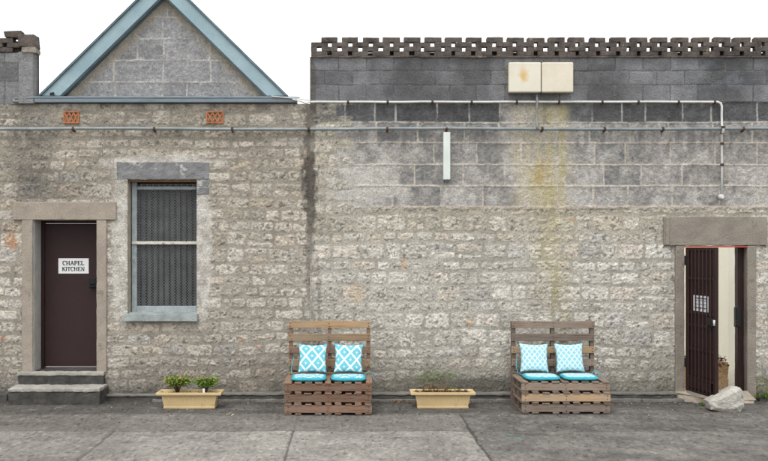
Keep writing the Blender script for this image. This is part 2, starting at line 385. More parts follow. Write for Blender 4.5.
def blocks(x, z, edges, joints, seed, raise_=0.006, jw=0.011):
    """coursed blocks between given z edges; joints = list of x lists"""
    zw = z + 0.007 * vn(x, z, 0.5, seed) + 0.004 * vn(x, z, 0.08, seed + 1)
    xw = x + 0.008 * vn(x, z, 0.3, seed + 2) + 0.004 * vn(x, z, 0.07, seed + 3)
    e = np.array(edges); ci = np.clip(np.searchsorted(e, zw) - 1, 0, len(e) - 2)
    d = np.zeros_like(x); sid = np.zeros_like(x)
    for k in range(len(e) - 1):
        mk = ci == k
        if not mk.any(): continue
        c = np.array(joints[k]); X = xw[mk]; Z = zw[mk]
        si = np.clip(np.searchsorted(c, X) - 1, 0, len(c) - 2)
        d[mk] = np.minimum(np.minimum(X - c[si], c[si + 1] - X), np.minimum(Z - e[k], e[k + 1] - Z))
        sid[mk] = k * 1000 + si
    w = jw * (1 + 0.35 * vn(x, z, 0.11, seed + 4))
    m = sstep(w - 0.004, w + 0.006, d)
    return m, sid, ci

RES = 0.01
def build_wall(x0, x1, ztop, holes, name, parent, seed, region, back=0.5):
    """a masonry face as real relief on a solid core, with openings"""
    xs = np.arange(x0, x1 + RES * 0.5, RES); zs = np.arange(-0.06, ztop + RES * 0.5, RES)
    nx, nz = len(xs), len(zs)
    X, Z = np.meshgrid(xs, zs); x = X.ravel(); z = Z.ravel()
    h, tone = region(x, z)
    h = h * (0.15 + 0.85 * sstep(0.0, 0.07, np.abs(x - SEAM)))
    y = -h
    edge = (z > ztop - RES * 0.6)
    y = np.where(edge, 0.12, y)
    co = np.stack([x, y, z], -1)
    xc = (xs[:-1] + xs[1:]) / 2; zc = (zs[:-1] + zs[1:]) / 2
    XC, ZC = np.meshgrid(xc, zc); keep = np.ones_like(XC, bool)
    for (a, b_, c, d_) in holes: keep &= ~((XC > a) & (XC < b_) & (ZC > c) & (ZC < d_))
    return grid_mesh(name, co, nx, nz, keep, tone, M['stone'], parent)
def core(x0, x1, ztop, holes, name, parent, mat, back=0.5, front=0.06):
    """the thickness behind the face, split round the openings"""
    mb = MB(); cuts = sorted(holes); px = x0
    for (a, b_, c, d_) in cuts:
        mb.box(px, a, front, back, -0.05, ztop); mb.box(a, b_, front, back, d_, ztop)
        if c > 0.02: mb.box(a, b_, front, back, -0.05, c)
        px = b_
    mb.box(px, x1, front, back, -0.05, ztop)
    return mb.build(name, mat, parent)

SEAM = PX(310)
LEFT, RIGHT = -7.2, 8.2
Z_LOW, Z_MID, Z_TOP = PZ(207), PZ(103), PZ(56)

def stains_left(x, z, px, py, tone, m):
    nz = fbm(x, z, 0.5, 901, 4); nf = fbm(x, z, 0.12, 911, 3)
    grime = (0.085, 0.080, 0.075)
    tone = mix(tone, grime, 0.55 * blob(px, py, 30, 160, 22, 52, nz + nf * .8, .6) * (0.6 + 0.4 * (nf > -0.1)))
    tone = mix(tone, grime, 0.36 * blob(px, py, 56, 188, 50, 18, nz + nf, .7))
    tone = mix(tone, grime, 0.38 * (1 - sstep(100, 122, py + 10 * nz)) * (0.55 + 0.45 * sstep(-.2, .3, nf)))
    tone = mix(tone, (0.47, 0.44, 0.385), 0.6 * band(py, 103.5, 110, 1.5) * sstep(.0, .35, fbm(x, z, .22, 921, 2)))
    tone = mix(tone, (0.17, 0.158, 0.132), 0.38 * (1 - sstep(120, 165, py + 22 * nz)) * sstep(-.5, .5, nf + nz))
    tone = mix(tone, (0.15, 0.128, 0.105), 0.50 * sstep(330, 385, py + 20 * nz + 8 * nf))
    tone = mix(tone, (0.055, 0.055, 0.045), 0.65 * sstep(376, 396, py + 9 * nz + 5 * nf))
    return tone

def drip(x, z, px, py, tone):
    n1 = vn(x, z, 0.05, 951, 0.5) + 1.3 * vn(x, z, 0.03, 953, 0.06) + .8 * vn(x, z, .08, 955); n2 = fbm(x, z, 0.3, 957, 3)
    c = 311 + 2.0 * vn(z * 0 + 1.3, z, 0.6, 961)
    w = np.interp(py, [98, 118, 125, 150, 162, 185, 205, 240, 300, 400], [6, 6, 6, 6, 8, 9, 7.0, 4.0, 2.4, 1.4])
    a = np.interp(py, [98, 125, 150, 158, 195, 215, 240, 290, 340], [.55, .6, .55, .90, .90, .80, .55, .30, 0.05])
    k = (1 - sstep(w * 0.6, w * 1.25, np.abs(px - c) + 1.6 * n1 + 1.4 * n2)) * a
    tone = mix(tone, (0.062, 0.055, 0.048), k)
    for cx, y0, y1, ww, al in ((318, 255, 360, 1.6, .5), (313, 310, 390, 1.5, .45), (322, 180, 240, 2, .2)):
        k = (1 - sstep(ww * .6, ww * 1.6, np.abs(px - cx + 2.5 * n2) + 1.2 * n1)) * band(py, y0, y1, 14) * al
        tone = mix(tone, (0.12, 0.105, 0.085), k)
    return tone

def stone_tone(x, z, m, r1, r2, r3, seed, pale, mid, warm, mortar):
    t = mix(mid, pale, sstep(0.05, 0.95, r3))
    t = mix(t, warm, 0.55 * (r1 > 0.86))
    t = mix(t, (0.33, 0.33, 0.325), 0.4 * (r1 < 0.08))
    sp = vn(x, z, 0.022, seed + 61) * 0.6 + vn(x, z, 0.05, seed + 62) * 0.5
    t = t * (1 + 0.26 * sp)[:, None]
    pits = sstep(0.42, 0.62, vn(x, z, 0.028, seed + 63) * .7 + vn(x, z, 0.06, seed + 64) * .5)
    t = mix(t, np.array(mid) * 0.36, 0.7 * pits)
    mo = mix(mortar, np.array(mortar) * 0.78, sstep(-.3, .5, fbm(x, z, 0.35, seed + 65, 3)))
    mo = mo * (1 + 0.10 * vn(x, z, 0.02, seed + 66))[:, None]
    return mix(mo, t, m)

def left_region(x, z):
    px = VX + (x) * F / D; py = VY - (z - H) * F / D
    h, m, r1, r2, r3, d2 = rubble(x, z, 101, 0.145, 0.265, 0.19, 0.46)
    t = stone_tone(x, z, m, r1, r2, r3, 101, (0.52, 0.488, 0.432), (0.36, 0.333, 0.285), (0.46, 0.39, 0.315), (0.335, 0.309, 0.263))
    nz = fbm(x, z, 0.4, 131, 4); nf = fbm(x, z, 0.1, 137, 3)
    lw = 1 - sstep(0.35, 0.65, (py - 150) / 200 + 0.15 * nz)        # upper part is browner
    t = mix(t, t * np.array([0.95, 0.935, 0.91]), lw)
    # whitewashed render round the window
    wr = np.maximum(blob(px, py, 120, 240, 8, 84, nz * .6 + nf * .5, .3), blob(px, py, 203.5, 252, 7.5, 72, nz * .6 + nf * .5, .3))
    wr = np.maximum(wr, blob(px, py, 165, 163, 55, 9, nz * .5 + nf * .4, .3))
    h = h * (1 - 0.8 * wr) + 0.008 * wr + 0.002 * nf * wr
    t = mix(t, mix((0.56, 0.54, 0.50), (0.39, 0.37, 0.335), sstep(-.4, .5, nf)), 0.85 * wr)
    # brownish orange chips of brick in a few places
    for cx, cy, rx, ry in ((3.5, 339, 3.5, 2.6), (12, 240, 6, 7), (13, 243, 4, 3), (258, 347, 2.6, 2.4), (241, 341, 3, 2.3), (8, 349, 2, 2)):
        t = mix(t, (0.42, 0.22, 0.11), 0.5 * blob(px, py, cx, cy, rx, ry, nf * 2.2, .6))
    t = stains_left(x, z, px, py, t, m)
    t = drip(x, z, px, py, t)
    return h, t

# joints of the yard wall's big blocks, read off the photograph (photo px), and tones
BC = [PZ(208), PZ(186), PZ(165), PZ(143), PZ(122.5), PZ(102)]
BJ_px = [[300, 352, 393, 441, 483, 525, 558, 593, 628, 672, 719, 760, 800, 842, 884, 926],
         [300, 330, 374, 415, 463, 505, 551, 604, 641, 682, 729, 770, 812, 853, 895, 940],
         [300, 343, 386, 434, 477, 521, 560, 595, 625, 670, 715, 757, 800, 840, 882, 940],
         [300, 334, 376, 418, 464, 499, 541, 590, 630, 668, 713, 752, 795, 838, 880, 940],
         [300, 345, 375, 396, 437, 469, 500, 541, 592, 622, 645, 682, 711, 757, 795, 840, 940]]
BT = [[.40, .42, .17, .36, .22, .33, .36, .24, .27, .28, .34, .34, .3, .3, .3],
      [.40, .42, .24, .17, .25, .38, .36, .18, .24, .19, .40, .3, .3, .3, .3],
      [.34, .30, .19, .26, .165, .36, .34, .20, .21, .30, .24, .2, .3, .3, .3],
      [.30, .30, .20, .17, .26, .36, .38, .24, .29, .28, .27, .27, .3, .3, .3],
      [.15, .12, .09, .085, .075, .085, .30, .15, .09, .095, .085, .11, .10, .1, .1, .1]]
def yard_region(x, z):
    px = VX + x * F / D; py = VY - (z - H) * F / D
    nz = fbm(x, z, 0.45, 231, 4); nf = fbm(x, z, 0.11, 237, 3); ns = vn(x, z, 0.06, 239, 0.9)
    # ---- rubble
    h, m, r1, r2, r3, d2 = rubble(x, z, 202, 0.145, 0.265, 0.19, 0.46)
    t = stone_tone(x, z, m, r1, r2, r3, 202, (0.595, 0.572, 0.52), (0.45, 0.428, 0.38), (0.55, 0.49, 0.415), (0.425, 0.404, 0.355))
    # a band just under the blocks with less pointing, more yellow-grey
    t = mix(t, t * np.array([0.84, 0.82, 0.76]), 0.8 * (1 - sstep(222, 252, py + 12 * nz)))
    for cx, cy, rx, ry in ((469, 323, 2.6, 4), (486, 320, 2.6, 2.4), (404, 264, 2, 5), (571, 220, 4, 3)):
        t = mix(t, (0.46, 0.27, 0.12), 0.5 * blob(px, py, cx, cy, rx, ry, nf * 2.2, .6))
    t = mix(t, (0.50, 0.40, 0.29), 0.55 * blob(px, py, 356, 293, 9, 9, nf * .7, .3))
    # ---- big blocks with raised pale pointing
    mb_, sid, ci = blocks(x, z, BC, [[PX(p) for p in r] for r in BJ_px], 261)
    bt = np.zeros_like(x)
    for k, row in enumerate(BT):
        for j, v in enumerate(row): bt = np.where(sid == k * 1000 + j, (v if k == 4 else v + (.36 - v) * (.38 if j < 8 else .52)), bt)
    mott = fbm(x, z, 0.16, 271, 4); mot2 = vn(x, z, 0.035, 277)
    bt = bt * (1 + 0.42 * mott + 0.20 * mot2 + .22 * nz)
    bt = bt + (0.40 - bt) * 0.75 * sstep(0.25, 0.62, mott + 0.5 * nz) * (ci < 4)      # whitewash left in patches
    tb = bt[:, None] * np.array([[1.03, 0.995, 0.94]])
    tb = np.where((bt < 0.2)[:, None], bt[:, None] * np.array([[0.97, 1.0, 1.03]]), tb)
    joint = mix((0.50, 0.46, 0.405), (0.39, 0.355, 0.305), sstep(-.2, .4, nf))
    joint = np.where((ci == 4)[:, None], mix((0.36, 0.35, 0.33), (0.14, 0.135, 0.13), sstep(-.1, .4, nf + .3 * nz)), joint)
    tb = mix(joint, tb, mb_)
    hb = 0.004 + 0.005 * mott + 0.0028 * mot2 + 0.008 * (1 - mb_) + 0.002 * vn(x, z, 0.018, 281)
    # scaling of the blocks' faces in the right and upper courses
    # ---- smooth concrete blocks on top
    ce = [Z_MID - 0.006, PZ(85), PZ(71), PZ(56.5), PZ(40)]
    cj = [[SEAM + 0.015 + 0.4 * i + (0.2 if r % 2 else 0) - 0.4 for i in range(24)] for r in range(4)]
    mt, sid2, c2 = blocks(x, z, ce, cj, 301, jw=0.006)
    tt = 0.165 * (1 + 0.42 * (rnd(sid2, 305) - .5)) * (1 + 0.30 * fbm(x, z, 0.3, 307, 4))
    tt = tt * (1 - 0.35 * sstep(0.1, 0.45, fbm(x, z, 0.9, 309, 3)) )
    tt = tt + 0.05 * (c2 == 0) * sstep(-.3, .4, nz)
    ttc = tt[:, None] * np.array([[0.98, 1.0, 1.045]])
    ttc = mix(ttc, (0.16, 0.18, 0.205), 0.7 * sstep(0.15, 0.5, fbm(x, z, 0.55, 311, 4)) * band(py, 62, 84, 8) * sstep(640, 700, px))
    ttc = mix(mix((0.075, 0.075, 0.078), (0.13, 0.13, 0.135), sstep(-.2, .4, nf)), ttc, mt)
    ht = 0.022 + 0.0012 * nf + 0.0010 * mot2 - 0.005 * (1 - mt) + 0.003 * (rnd(sid2, 315) - .5)
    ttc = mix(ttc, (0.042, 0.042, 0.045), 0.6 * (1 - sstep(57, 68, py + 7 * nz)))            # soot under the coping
    # ---- zones
    qx = 345 + 6 * nz + 14 * np.sign(np.sin(z * 20.3 + 1.2)) * 0.6
    zb = sstep(-1.2, 1.2, px - qx) * sstep(-0.8, 0.8, 207.5 - py + 1.4 * nf)
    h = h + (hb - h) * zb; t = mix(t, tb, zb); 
    zt = sstep(-0.4, 0.4, 102.2 - py)
    h = h + (ht - h) * zt; t = t + (ttc - t) * zt[:, None]
    # rough ledge line where the blocks begin
    lg = band(py, 206, 209.5, .8) * (px > 380)
    h = h + 0.012 * lg * (0.7 + .5 * nf); t = mix(t, (0.42, 0.365, 0.30), 0.6 * lg)
    # ---- stains
    # grey-black dirt over the band just below the conduit
    dk = (1 - sstep(120, 126, py + 3 * nz)) * (1 - zt) * (1 - band(px, 516, 566, 6 + 0 * px))
    t = mix(t, (0.085, 0.085, 0.088), 0.72 * dk * sstep(-.55, .45, nf + nz) * mb_)
    dr = band(py, 122, 150, 9) * sstep(0.02, 0.5, ns + .5 * nz) * (px > 350)
    t = mix(t, (0.12, 0.12, 0.122), 0.42 * dr * (1 - band(px, 505, 570, 8)))
    t = mix(t, (0.46, 0.445, 0.41), 0.75 * blob(px, py, 372, 182, 46, 32, nz, .6) * sstep(-.4, .3, nz + mott))
    # pale wash and yellow moss run below the two boxes
    run = np.exp(-((px - 540 + 6 * nz) / 27.0) ** 2) * band(py, 104, 206, 5)
    t = mix(t, mix((0.50, 0.45, 0.34), (0.42, 0.375, 0.215), sstep(-.5, .7, nf + .35 * ns + .3 * band(px, 535, 566, 6))), 0.74 * band(px + 5 * nz, 513, 568, 7) * band(py, 104, 206, 5) * sstep(-1.9, .2, ns + nz) * (0.45 + .55 * mb_))
    yr = np.exp(-((px - 553 + 7 * nz) / 17.0) ** 2) * band(py, 150, 300, 26) * sstep(-.9, .5, nz + .35 * ns + .8 * nf)
    t = mix(t, (0.40, 0.355, 0.19), 0.50 * yr)
    yr = np.exp(-((px - 541 + 5 * nz) / 5.0) ** 2) * band(py, 160, 186, 8)
    t = mix(t, (0.38, 0.25, 0.09), 0.5 * yr)
    yr = np.exp(-((px - 557 + 9 * nz) / 12.0) ** 2) * band(py, 280, 385, 20) * sstep(-.2, .4, nz + ns)
    t = mix(t, (0.28, 0.25, 0.12), 0.45 * yr)
    # damp, dirt and moss along the foot
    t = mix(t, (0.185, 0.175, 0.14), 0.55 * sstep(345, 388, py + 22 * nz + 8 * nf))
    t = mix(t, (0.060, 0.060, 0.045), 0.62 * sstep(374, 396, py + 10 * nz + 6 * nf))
    gr = np.maximum(blob(px, py, 432, 378, 16, 7, nf * 1.3, .6), blob(px, py, 452, 376, 7, 5, nf * 1.3, .6))
    t = mix(t, (0.11, 0.16, 0.05), 0.55 * gr)
    t = mix(t, (0.09, 0.085, 0.07), 0.7 * blob(px, py, 470, 388, 70, 12, nf * 1.2 + nz, .6))
    t = mix(t, (0.12, 0.13, 0.05), 0.5 * blob(px, py, 762, 384, 14, 9, nf, .6))
    t = drip(x, z, px, py, t)
    return h, t

# ------------------------------------------------------------------ THE KITCHEN BUILDING
bld = thing('stone_building', 'grey rubble stone chapel kitchen building with blue trimmed gable, maroon door and screened window', 'building', (SEAM - 2, 0, 0))
bld.location = (0, 0, 0)
DOOR = (PX(33.3), PX(97), 0.416, PZ(220))
WIN = (PX(128), PX(197), PZ(320.5), PZ(180))
def bigger(h, e): return (h[0] - e, h[1] + e, h[2] - e, h[3] + e)
def expand_dz(h): return (h[0], h[1], -1, h[3])
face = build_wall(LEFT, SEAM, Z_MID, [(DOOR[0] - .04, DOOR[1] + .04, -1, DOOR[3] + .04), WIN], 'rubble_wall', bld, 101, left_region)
WINC = (WIN[0] - .0, WIN[1] + .0, WIN[2], WIN[3])
core(LEFT + .002, SEAM - .004, Z_MID - .004, [(DOOR[0] - .03, DOOR[1] + .03, -1, DOOR[3] + .03), WINC], 'wall_core', bld, M['creamreveal'], 0.5, 0.055)
# door surround: lintel and two jambs of cement render
def rbox(name, mats, parent, x0, x1, y0, y1, z0, z1, amp=0.004, bev=0.008, ml=0.09, seed=1):
    mb = MB(); mb.box(x0, x1, y0, y1, z0, z1); mb.bevel(bev, 1); mb.rough(0, amp, 0.12, seed, ml)
    return mb.build(name, mats, parent)
zl = DOOR[3]
rbox('door_lintel', M['render'], bld, PX(13.5), PX(116.5), -0.035, 0.5, zl, PZ(202), seed=2)
rbox('door_jamb', M['render'], bld, PX(22.5), DOOR[0], -0.032, 0.495, 0.40, zl - 0.002, seed=3)
rbox('door_jamb', M['render'], bld, DOOR[1], PX(107), -0.032, 0.495, 0.40, zl - 0.002, seed=4)
mb = MB(); mb.box(DOOR[0] - .01, DOOR[1] + .01, -0.02, 0.5, 0.30, 0.412); mb.bevel(.006); mb.build('door_threshold', M['step'], bld)
mb = MB(); mb.box(DOOR[0] + .001, DOOR[0] + .012, 0.0, 0.29, .416, zl - .004); mb.build('reveal_lining', M['jamb'], bld)
# frame and slab
YD = 0.30
mb = MB(); mb.box(DOOR[0] + .002, DOOR[0] + .055, YD, YD + .09, .416, zl - .003); mb.box(DOOR[1] - .03, DOOR[1] - .002, YD, YD + .09, .416, zl - .003)
mb.box(DOOR[0] + .055, DOOR[1] - .03, YD, YD + .09, zl - .04, zl - .003); mb.bevel(.004)
mb.build('door_frame', M['gate'], bld)
dr = MB(); dr.box(DOOR[0] + .058, DOOR[1] - .033, YD + .03, YD + .07, .44, zl - .043); dr.bevel(.003)
door = dr.build('door', M['door'], bld)
lk = MB(); lx = PX(93, YD); lzz = PZ(282.5, YD)
lk.box(lx - .055, lx + .055, YD - .03, YD + .028, lzz - .075, lzz + .075); lk.bevel(.01, 2)
lk.tube([(lx - .02, YD - .03, lzz - .02), (lx - .02, YD - .06, lzz - .02), (lx + .03, YD - .065, lzz - .02)], .011)
lk.build('lock_box', M['black'], door)
# the sign's serif lettering as strokes
STROKES = {
    'C': 'arc', 'H': [('v', .14, 0, 1), ('v', .72, 0, 1), ('h', .5, .14, .72)], 'A': 'A',
    'P': 'P', 'E': [('v', .16, 0, 1), ('h', 1, .05, .68), ('h', .5, .16, .52), ('h', 0, .05, .70), ('t', .68, .80, 1), ('t', .70, 0, .2)],
    'L': [('v', .16, 0, 1), ('h', 0, .05, .68), ('t', .67, 0, .24)], 'K': 'K', 'I': [('v', .16, 0, 1)],
    'T': [('v', .38, 0, 1), ('h', 1, .02, .74), ('t', .03, .78, 1), ('t', .73, .78, 1)], 'N': 'N'}
ADV = {'C': .86, 'H': .98, 'A': .94, 'P': .80, 'E': .82, 'L': .78, 'K': .92, 'I': .42, 'T': .84, 'N': .96}
def lettering(mb, text, cx, z, size, y, mi, bold=0.17):
    w = sum(ADV[c] for c in text) * size; x = cx - w / 2; T = .006
    def seg(a, b, t):
        ax, az = x + a[0] * size, z + a[1] * size; bx, bz = x + b[0] * size, z + b[1] * size
        dx, dz = bx - ax, bz - az; l = math.hypot(dx, dz) or 1; nx_, nz_ = -dz / l * t * size / 2, dx / l * t * size / 2
        mb.prism([(ax + nx_, az + nz_), (ax - nx_, az - nz_), (bx - nx_, bz - nz_), (bx + nx_, bz + nz_)], y - T, y, mi)
    for c in text:
        s = STROKES[c]; thin = .085
        def serif(px_, pz_): seg((px_ - .15, pz_ + (.035 if pz_ < .5 else -.035)), (px_ + .15, pz_ + (.035 if pz_ < .5 else -.035)), .07)
        if s == 'arc':
            pts = [(.42 + .36 * math.cos(a), .5 + .5 * math.sin(a)) for a in [math.radians(q) for q in range(48, 313, 22)]]
            for i, (p, q) in enumerate(zip(pts, pts[1:])): seg(p, q, bold if 3 <= i <= 8 else thin + .03)
            seg((.70, .70), (.70, .98), thin)
        elif s == 'A':
            seg((.08, 0), (.42, 1), thin); seg((.42, 1), (.78, 0), bold); seg((.2, .34), (.64, .34), thin); serif(.1, 0); serif(.77, 0)
        elif s == 'P':
            seg((.16, 0), (.16, 1), bold); serif(.16, 0); serif(.16, 1)
            pts = [(.2, .98), (.5, .96), (.66, .85), (.68, .72), (.6, .56), (.44, .48), (.2, .47)]
            for p, q in zip(pts, pts[1:]): seg(p, q, .13)
        elif s == 'K':
            seg((.16, 0), (.16, 1), bold); serif(.16, 0); serif(.16, 1); seg((.2, .4), (.70, 1), thin); seg((.36, .58), (.76, 0), bold); serif(.74, 0); serif(.68, 1)
        elif s == 'N':
            seg((.14, 0), (.14, 1), thin); seg((.12, 1), (.74, 0), bold); seg((.74, 0), (.74, 1), thin); serif(.16, 0); serif(.74, 1)
        else:
            for k, a, b0, b1 in s:
                if k == 'v': seg((a, b0), (a, b1), bold); serif(a, b0); serif(a, b1)
                if k == 'h': seg((b0, a + (.04 if a == 0 else -.04 if a == 1 else 0)), (b1, a + (.04 if a == 0 else -.04 if a == 1 else 0)), thin)
                if k == 't': seg((a, b0), (a, b1), thin)
        x += ADV[c] * size
sg = MB(); sx0, sx1, sz0, sz1 = PX(58, YD), PX(88.3, YD), PZ(273.6, YD), PZ(258.3, YD)
sg.box(sx0, sx1, YD + .018, YD + .0285, sz0, sz1, 0)
lettering(sg, 'CHAPEL', (sx0 + sx1) / 2, sz0 + .126, .062, YD + .0175, 1)
lettering(sg, 'KITCHEN', (sx0 + sx1) / 2, sz0 + .040, .058, YD + .0175, 1)
sg.build('sign', [M['tagwhite'], M['ink']], door)

# window
win = MB(); x0, x1, z0, z1 = WIN; YW = 0.16
fx0 = PX(133, YW)
win.box(fx0 - .02, fx0 + .055, YW, YW + .07, z0 + .1, z1 - .02); win.box(x1 - .035, x1 - .002, YW, YW + .07, z0 + .1, z1 - .02)
win.box(fx0 + .055, x1 - .035, YW + .002, YW + .068, z1 - .13, z1 - .08)
win.box(fx0 + .055, x1 - .035, YW + .002, YW + .068, z0 + .06, z0 + .20)
win.bevel(.006); win.rough(0, .003, .06, 3, .08)
window = win.build('window', M['winpaint'], bld)
mb = MB(); mb.box(x0 - .02, x1 - .002, YW + .1, YW + .112, z0, z1); mb.build('window_pane', M['glass'], window)
mb = MB()
for i in range(11):
    xx = fx0 + .03 + i * .085
    if xx + .06 > x1: break
    mb.prism([(xx, z0 + .1), (xx + .052, z0 + .1), (xx + .052, z1 - .05), (xx, z1 - .05)], YW + .08, YW + .086)
mb.build('vertical_blind', M['blind'], window)
# expanded metal screen: real diamond lattice, each strand a thin bar
mb = MB(); sx, sz = 0.040, 0.021
gx0, gx1, gz0, gz1 = fx0 + .05, x1 - .03, z0 + .19, z1 - .1
nx_ = int((gx1 - gx0) / sx); nzz = int((gz1 - gz0) / sz)
dxx = (gx1 - gx0) / nx_; dzz = (gz1 - gz0) / nzz
for j in range(nzz):
    for i in range(nx_):
        for s in (0, 1):
            ax = gx0 + i * dxx + (0 if s else dxx / 2); bx = gx0 + i * dxx + (dxx / 2 if s else dxx)
            up = (j % 2 == 0) ^ (s == 1)
            ax = gx0 + (i + (0 if s else .5)) * dxx; bx = ax + dxx / 2
            za = gz0 + j * dzz + (0 if up else dzz); zb_ = gz0 + j * dzz + (dzz if up else 0); t = .0036
            mb.face([(ax, YW + .02, za - t), (bx, YW + .02, zb_ - t), (bx, YW + .012, zb_ + t), (ax, YW + .012, za + t)])
scr = mb.build('mesh_screen', M['mesh'], window, recalc=False)
md = scr.modifiers.new('thickness', 'SOLIDIFY'); md.thickness = 0.003
mb = MB(); zr = PZ(243, YW); mb.box(x0 + .02, x1 - .01, YW - .03, YW + .01, zr - .022, zr + .022); mb.bevel(.006); mb.rough(0, .004, .05, 5, .06)
mb.build('cross_rail', M['whitepaint'], window)
mb = MB(); mb.box(x0 + .001, x1 - .001, .02, .30, z1 - .022, z1 - .002); mb.build('head_lining', M['rustwood'], window)
sl = MB(); sl.prism([(PX(125), PZ(321)), (PX(198), PZ(321)), (PX(198), PZ(313.5)), (PX(125), PZ(313.5))], -.085, .02)
sl.box(x0 + .001, x1 - .001, .02, .2, z0 - .0, z0 + .115); sl.bevel(.01, 2); sl.rough(0, .006, .1, 4, .08)
sl.build('window_sill', M['sill'], window)
# lintel and quoin stones at the window
mb = MB(); mb.box(PX(117), PX(209.5), -.017, .3, PZ(179.6), PZ(162)); mb.bevel(.012, 2); mb.rough(0, .010, .09, 7, .05)
mb.build('window_lintel', M['slate'], bld)
mb = MB(); mb.box(x1 + .002, PX(209), -.018, .2, PZ(186.5), PZ(180.5)); mb.box(x1 + .002, PX(209.5), -.016, .2, PZ(194.5), PZ(187.3)); mb.bevel(.01, 2); mb.rough(0, .006, .1, 9, .07)
mb.build('quoin_stones', M['slate'], bld)
# terracotta air vents
for (a, b_) in ((64, 79.5), (206.5, 224)):
    vx0, vx1, vz0, vz1 = PX(a), PX(b_), PZ(123.5), PZ(111.5)
    mb = MB(); t = .016
    mb.box(vx0, vx1, -.03, .03, vz0, vz0 + t); mb.box(vx0, vx1, -.03, .03, vz1 - t, vz1); mb.box(vx0, vx0 + t, -.03, .03, vz0 + t, vz1 - t); mb.box(vx1 - t, vx1, -.03, .03, vz0 + t, vz1 - t)
    n = 3; w = (vx1 - vx0 - 2 * t) / n; hgt = vz1 - vz0 - 2 * t
    for i in range(n):
        for s in (1, -1):
            ax = vx0 + t + i * w; az = vz0 + t if s > 0 else vz1 - t; bz = vz1 - t if s > 0 else vz0 + t
            q = .011; mb.prism([(ax - q, az), (ax + q, az), (ax + w + q, bz), (ax + w - q, bz)], -.022 + .003 * s, .01 + .003 * s)
    mb.box(vx0 + .002, vx1 - .002, .012, .028, vz0 + .002, vz1 - .002, 1)  # dark plate stands in for the shaded hollow behind the grille
    mb.build('air_vent', [M['terracotta'], M['dark']], bld)

# gable: block wall, blue bargeboards, flashing, roof
GY = 0.10
AP = (PX(165.5, GY), PZ(-21, GY))
gl, gr_ = PX(52, GY), PX(281, GY); gz = Z_MID + .02
xs = np.arange(gl - .4, gr_ + .4, .012); zs = np.arange(Z_MID - .02, PZ(-20, GY), .012)
X, Z = np.meshgrid(xs, zs); x = X.ravel(); z = Z.ravel()
ge = [PZ(103.4, GY) - .02] + [PZ(v, GY) for v in (82, 60.4, 39, 17.4, -4, -26)]
gj = [[PX(p, GY) for p in r] for r in ([20, 70, 115, 163, 187, 234, 270, 330], [20, 66, 114, 163, 211, 260, 330], [20, 90, 137, 164, 210, 255, 330], [20, 62, 110, 163, 215, 330], [20, 84, 132, 168, 215, 330], [20, 100, 160, 200, 330])]
gm, gs, gc = blocks(x, z, ge, gj, 401, jw=.010)
mot = fbm(x, z, .2, 403, 4); spk = vn(x, z, .03, 407)
bt = .27 * (1 + .22 * (rnd(gs, 405) - .5)) * (1 + .18 * mot + .20 * spk)
tn = bt[:, None] * np.array([[.985, 1.0, 1.025]])
jn = mix((0.45, 0.44, 0.415), (0.30, 0.29, 0.275), sstep(0.0, .5, fbm(x, z, .15, 411, 3)))
tn = mix(jn, tn, gm)
# cream smear of mortar along the verge
slope = (AP[1] - Z_MID) / (AP[0] - PX(38, GY))
dv = (AP[1] - np.abs(x - AP[0]) * slope - z) / math.hypot(1, slope)
sm = 1 - sstep(.24, .38, dv + .06 * fbm(x, z, .12, 415, 3))
tn = mix(tn, (0.43, 0.385, 0.305), .75 * sm)
co = np.stack([x, GY - (.003 * mot + .004 * spk * .6 + .005 * (1 - gm)), z], -1)
xc = (xs[:-1] + xs[1:]) / 2; zc = (zs[:-1] + zs[1:]) / 2; XC, ZC = np.meshgrid(xc, zc)
keep = (AP[1] - np.abs(XC - AP[0]) * slope - ZC) > .09
grid_mesh('gable_wall', co, len(xs), len(zs), keep, tn, M['stone'], bld)
mb = MB(); mb.prism([(gl, Z_MID - .02), (gr_, Z_MID - .02), (AP[0], AP[1] - .15)], GY + .03, GY + .3); mb.build('gable_core', M['jamb'], bld)
for s in (-1, 1):
    a = math.atan(slope); nxn = (math.sin(a) * s, math.cos(a))       # outward normal of the slope
    foot = (AP[0] + s * (AP[1] - PZ(97.5, GY)) / slope, PZ(97.5, GY))
    if s > 0: foot = (foot[0], foot[1])
    def off(p, d): return (p[0] - nxn[0] * d, p[1] - nxn[1] * d)
    wd = .190
    ai = (AP[0], AP[1] - wd / math.cos(a)); fi = (foot[0] - s * wd / math.sin(a), foot[1])
    mb = MB(); mb.prism([AP, foot, fi, ai], -.05, .0); mb.bevel(.004); mb.build('bargeboard', M['blue'], bld)
    tp = (AP[0], AP[1] + .028 / math.cos(a)); ft = (foot[0] + s * .028 / math.sin(a), foot[1])
    mb = MB(); mb.prism([tp, ft, foot, AP], -.08, .02); mb.build('verge_trim', M['bluedark'], bld)
    lo = (AP[0], ai[1] - .02 / math.cos(a)); fl = (fi[0] - s * .02 / math.sin(a), foot[1])
    mb = MB(); mb.prism([ai, fi, fl, lo], -.03, GY); mb.build('bead_trim', M['bluedark'], bld)
    mb = MB(); mb.prism([tp, ft, foot, AP], .02, 5.0); mb.build('roof_slope', M['roof'], bld)
mb = MB(); mb.box(PX(36), PX(297), -.075, .16, PZ(103), PZ(98.5)); mb.bevel(.012, 2); mb.tube([(PX(16), -.055, PZ(99)), (PX(40), -.07, PZ(98.2)), (PX(292), -.07, PZ(98.2)), (PX(300), -.07, PZ(99))], .016)
mb.build('roof_flashing', M['flash'], bld)
mb = MB(); mb.box(PX(14), PX(44), -.05, .1, PZ(102.5), PZ(98.5)); mb.bevel(.01); mb.rough(0, .015, .1, 3, .06); mb.build('flashing_mortar', M['nosing'], bld)
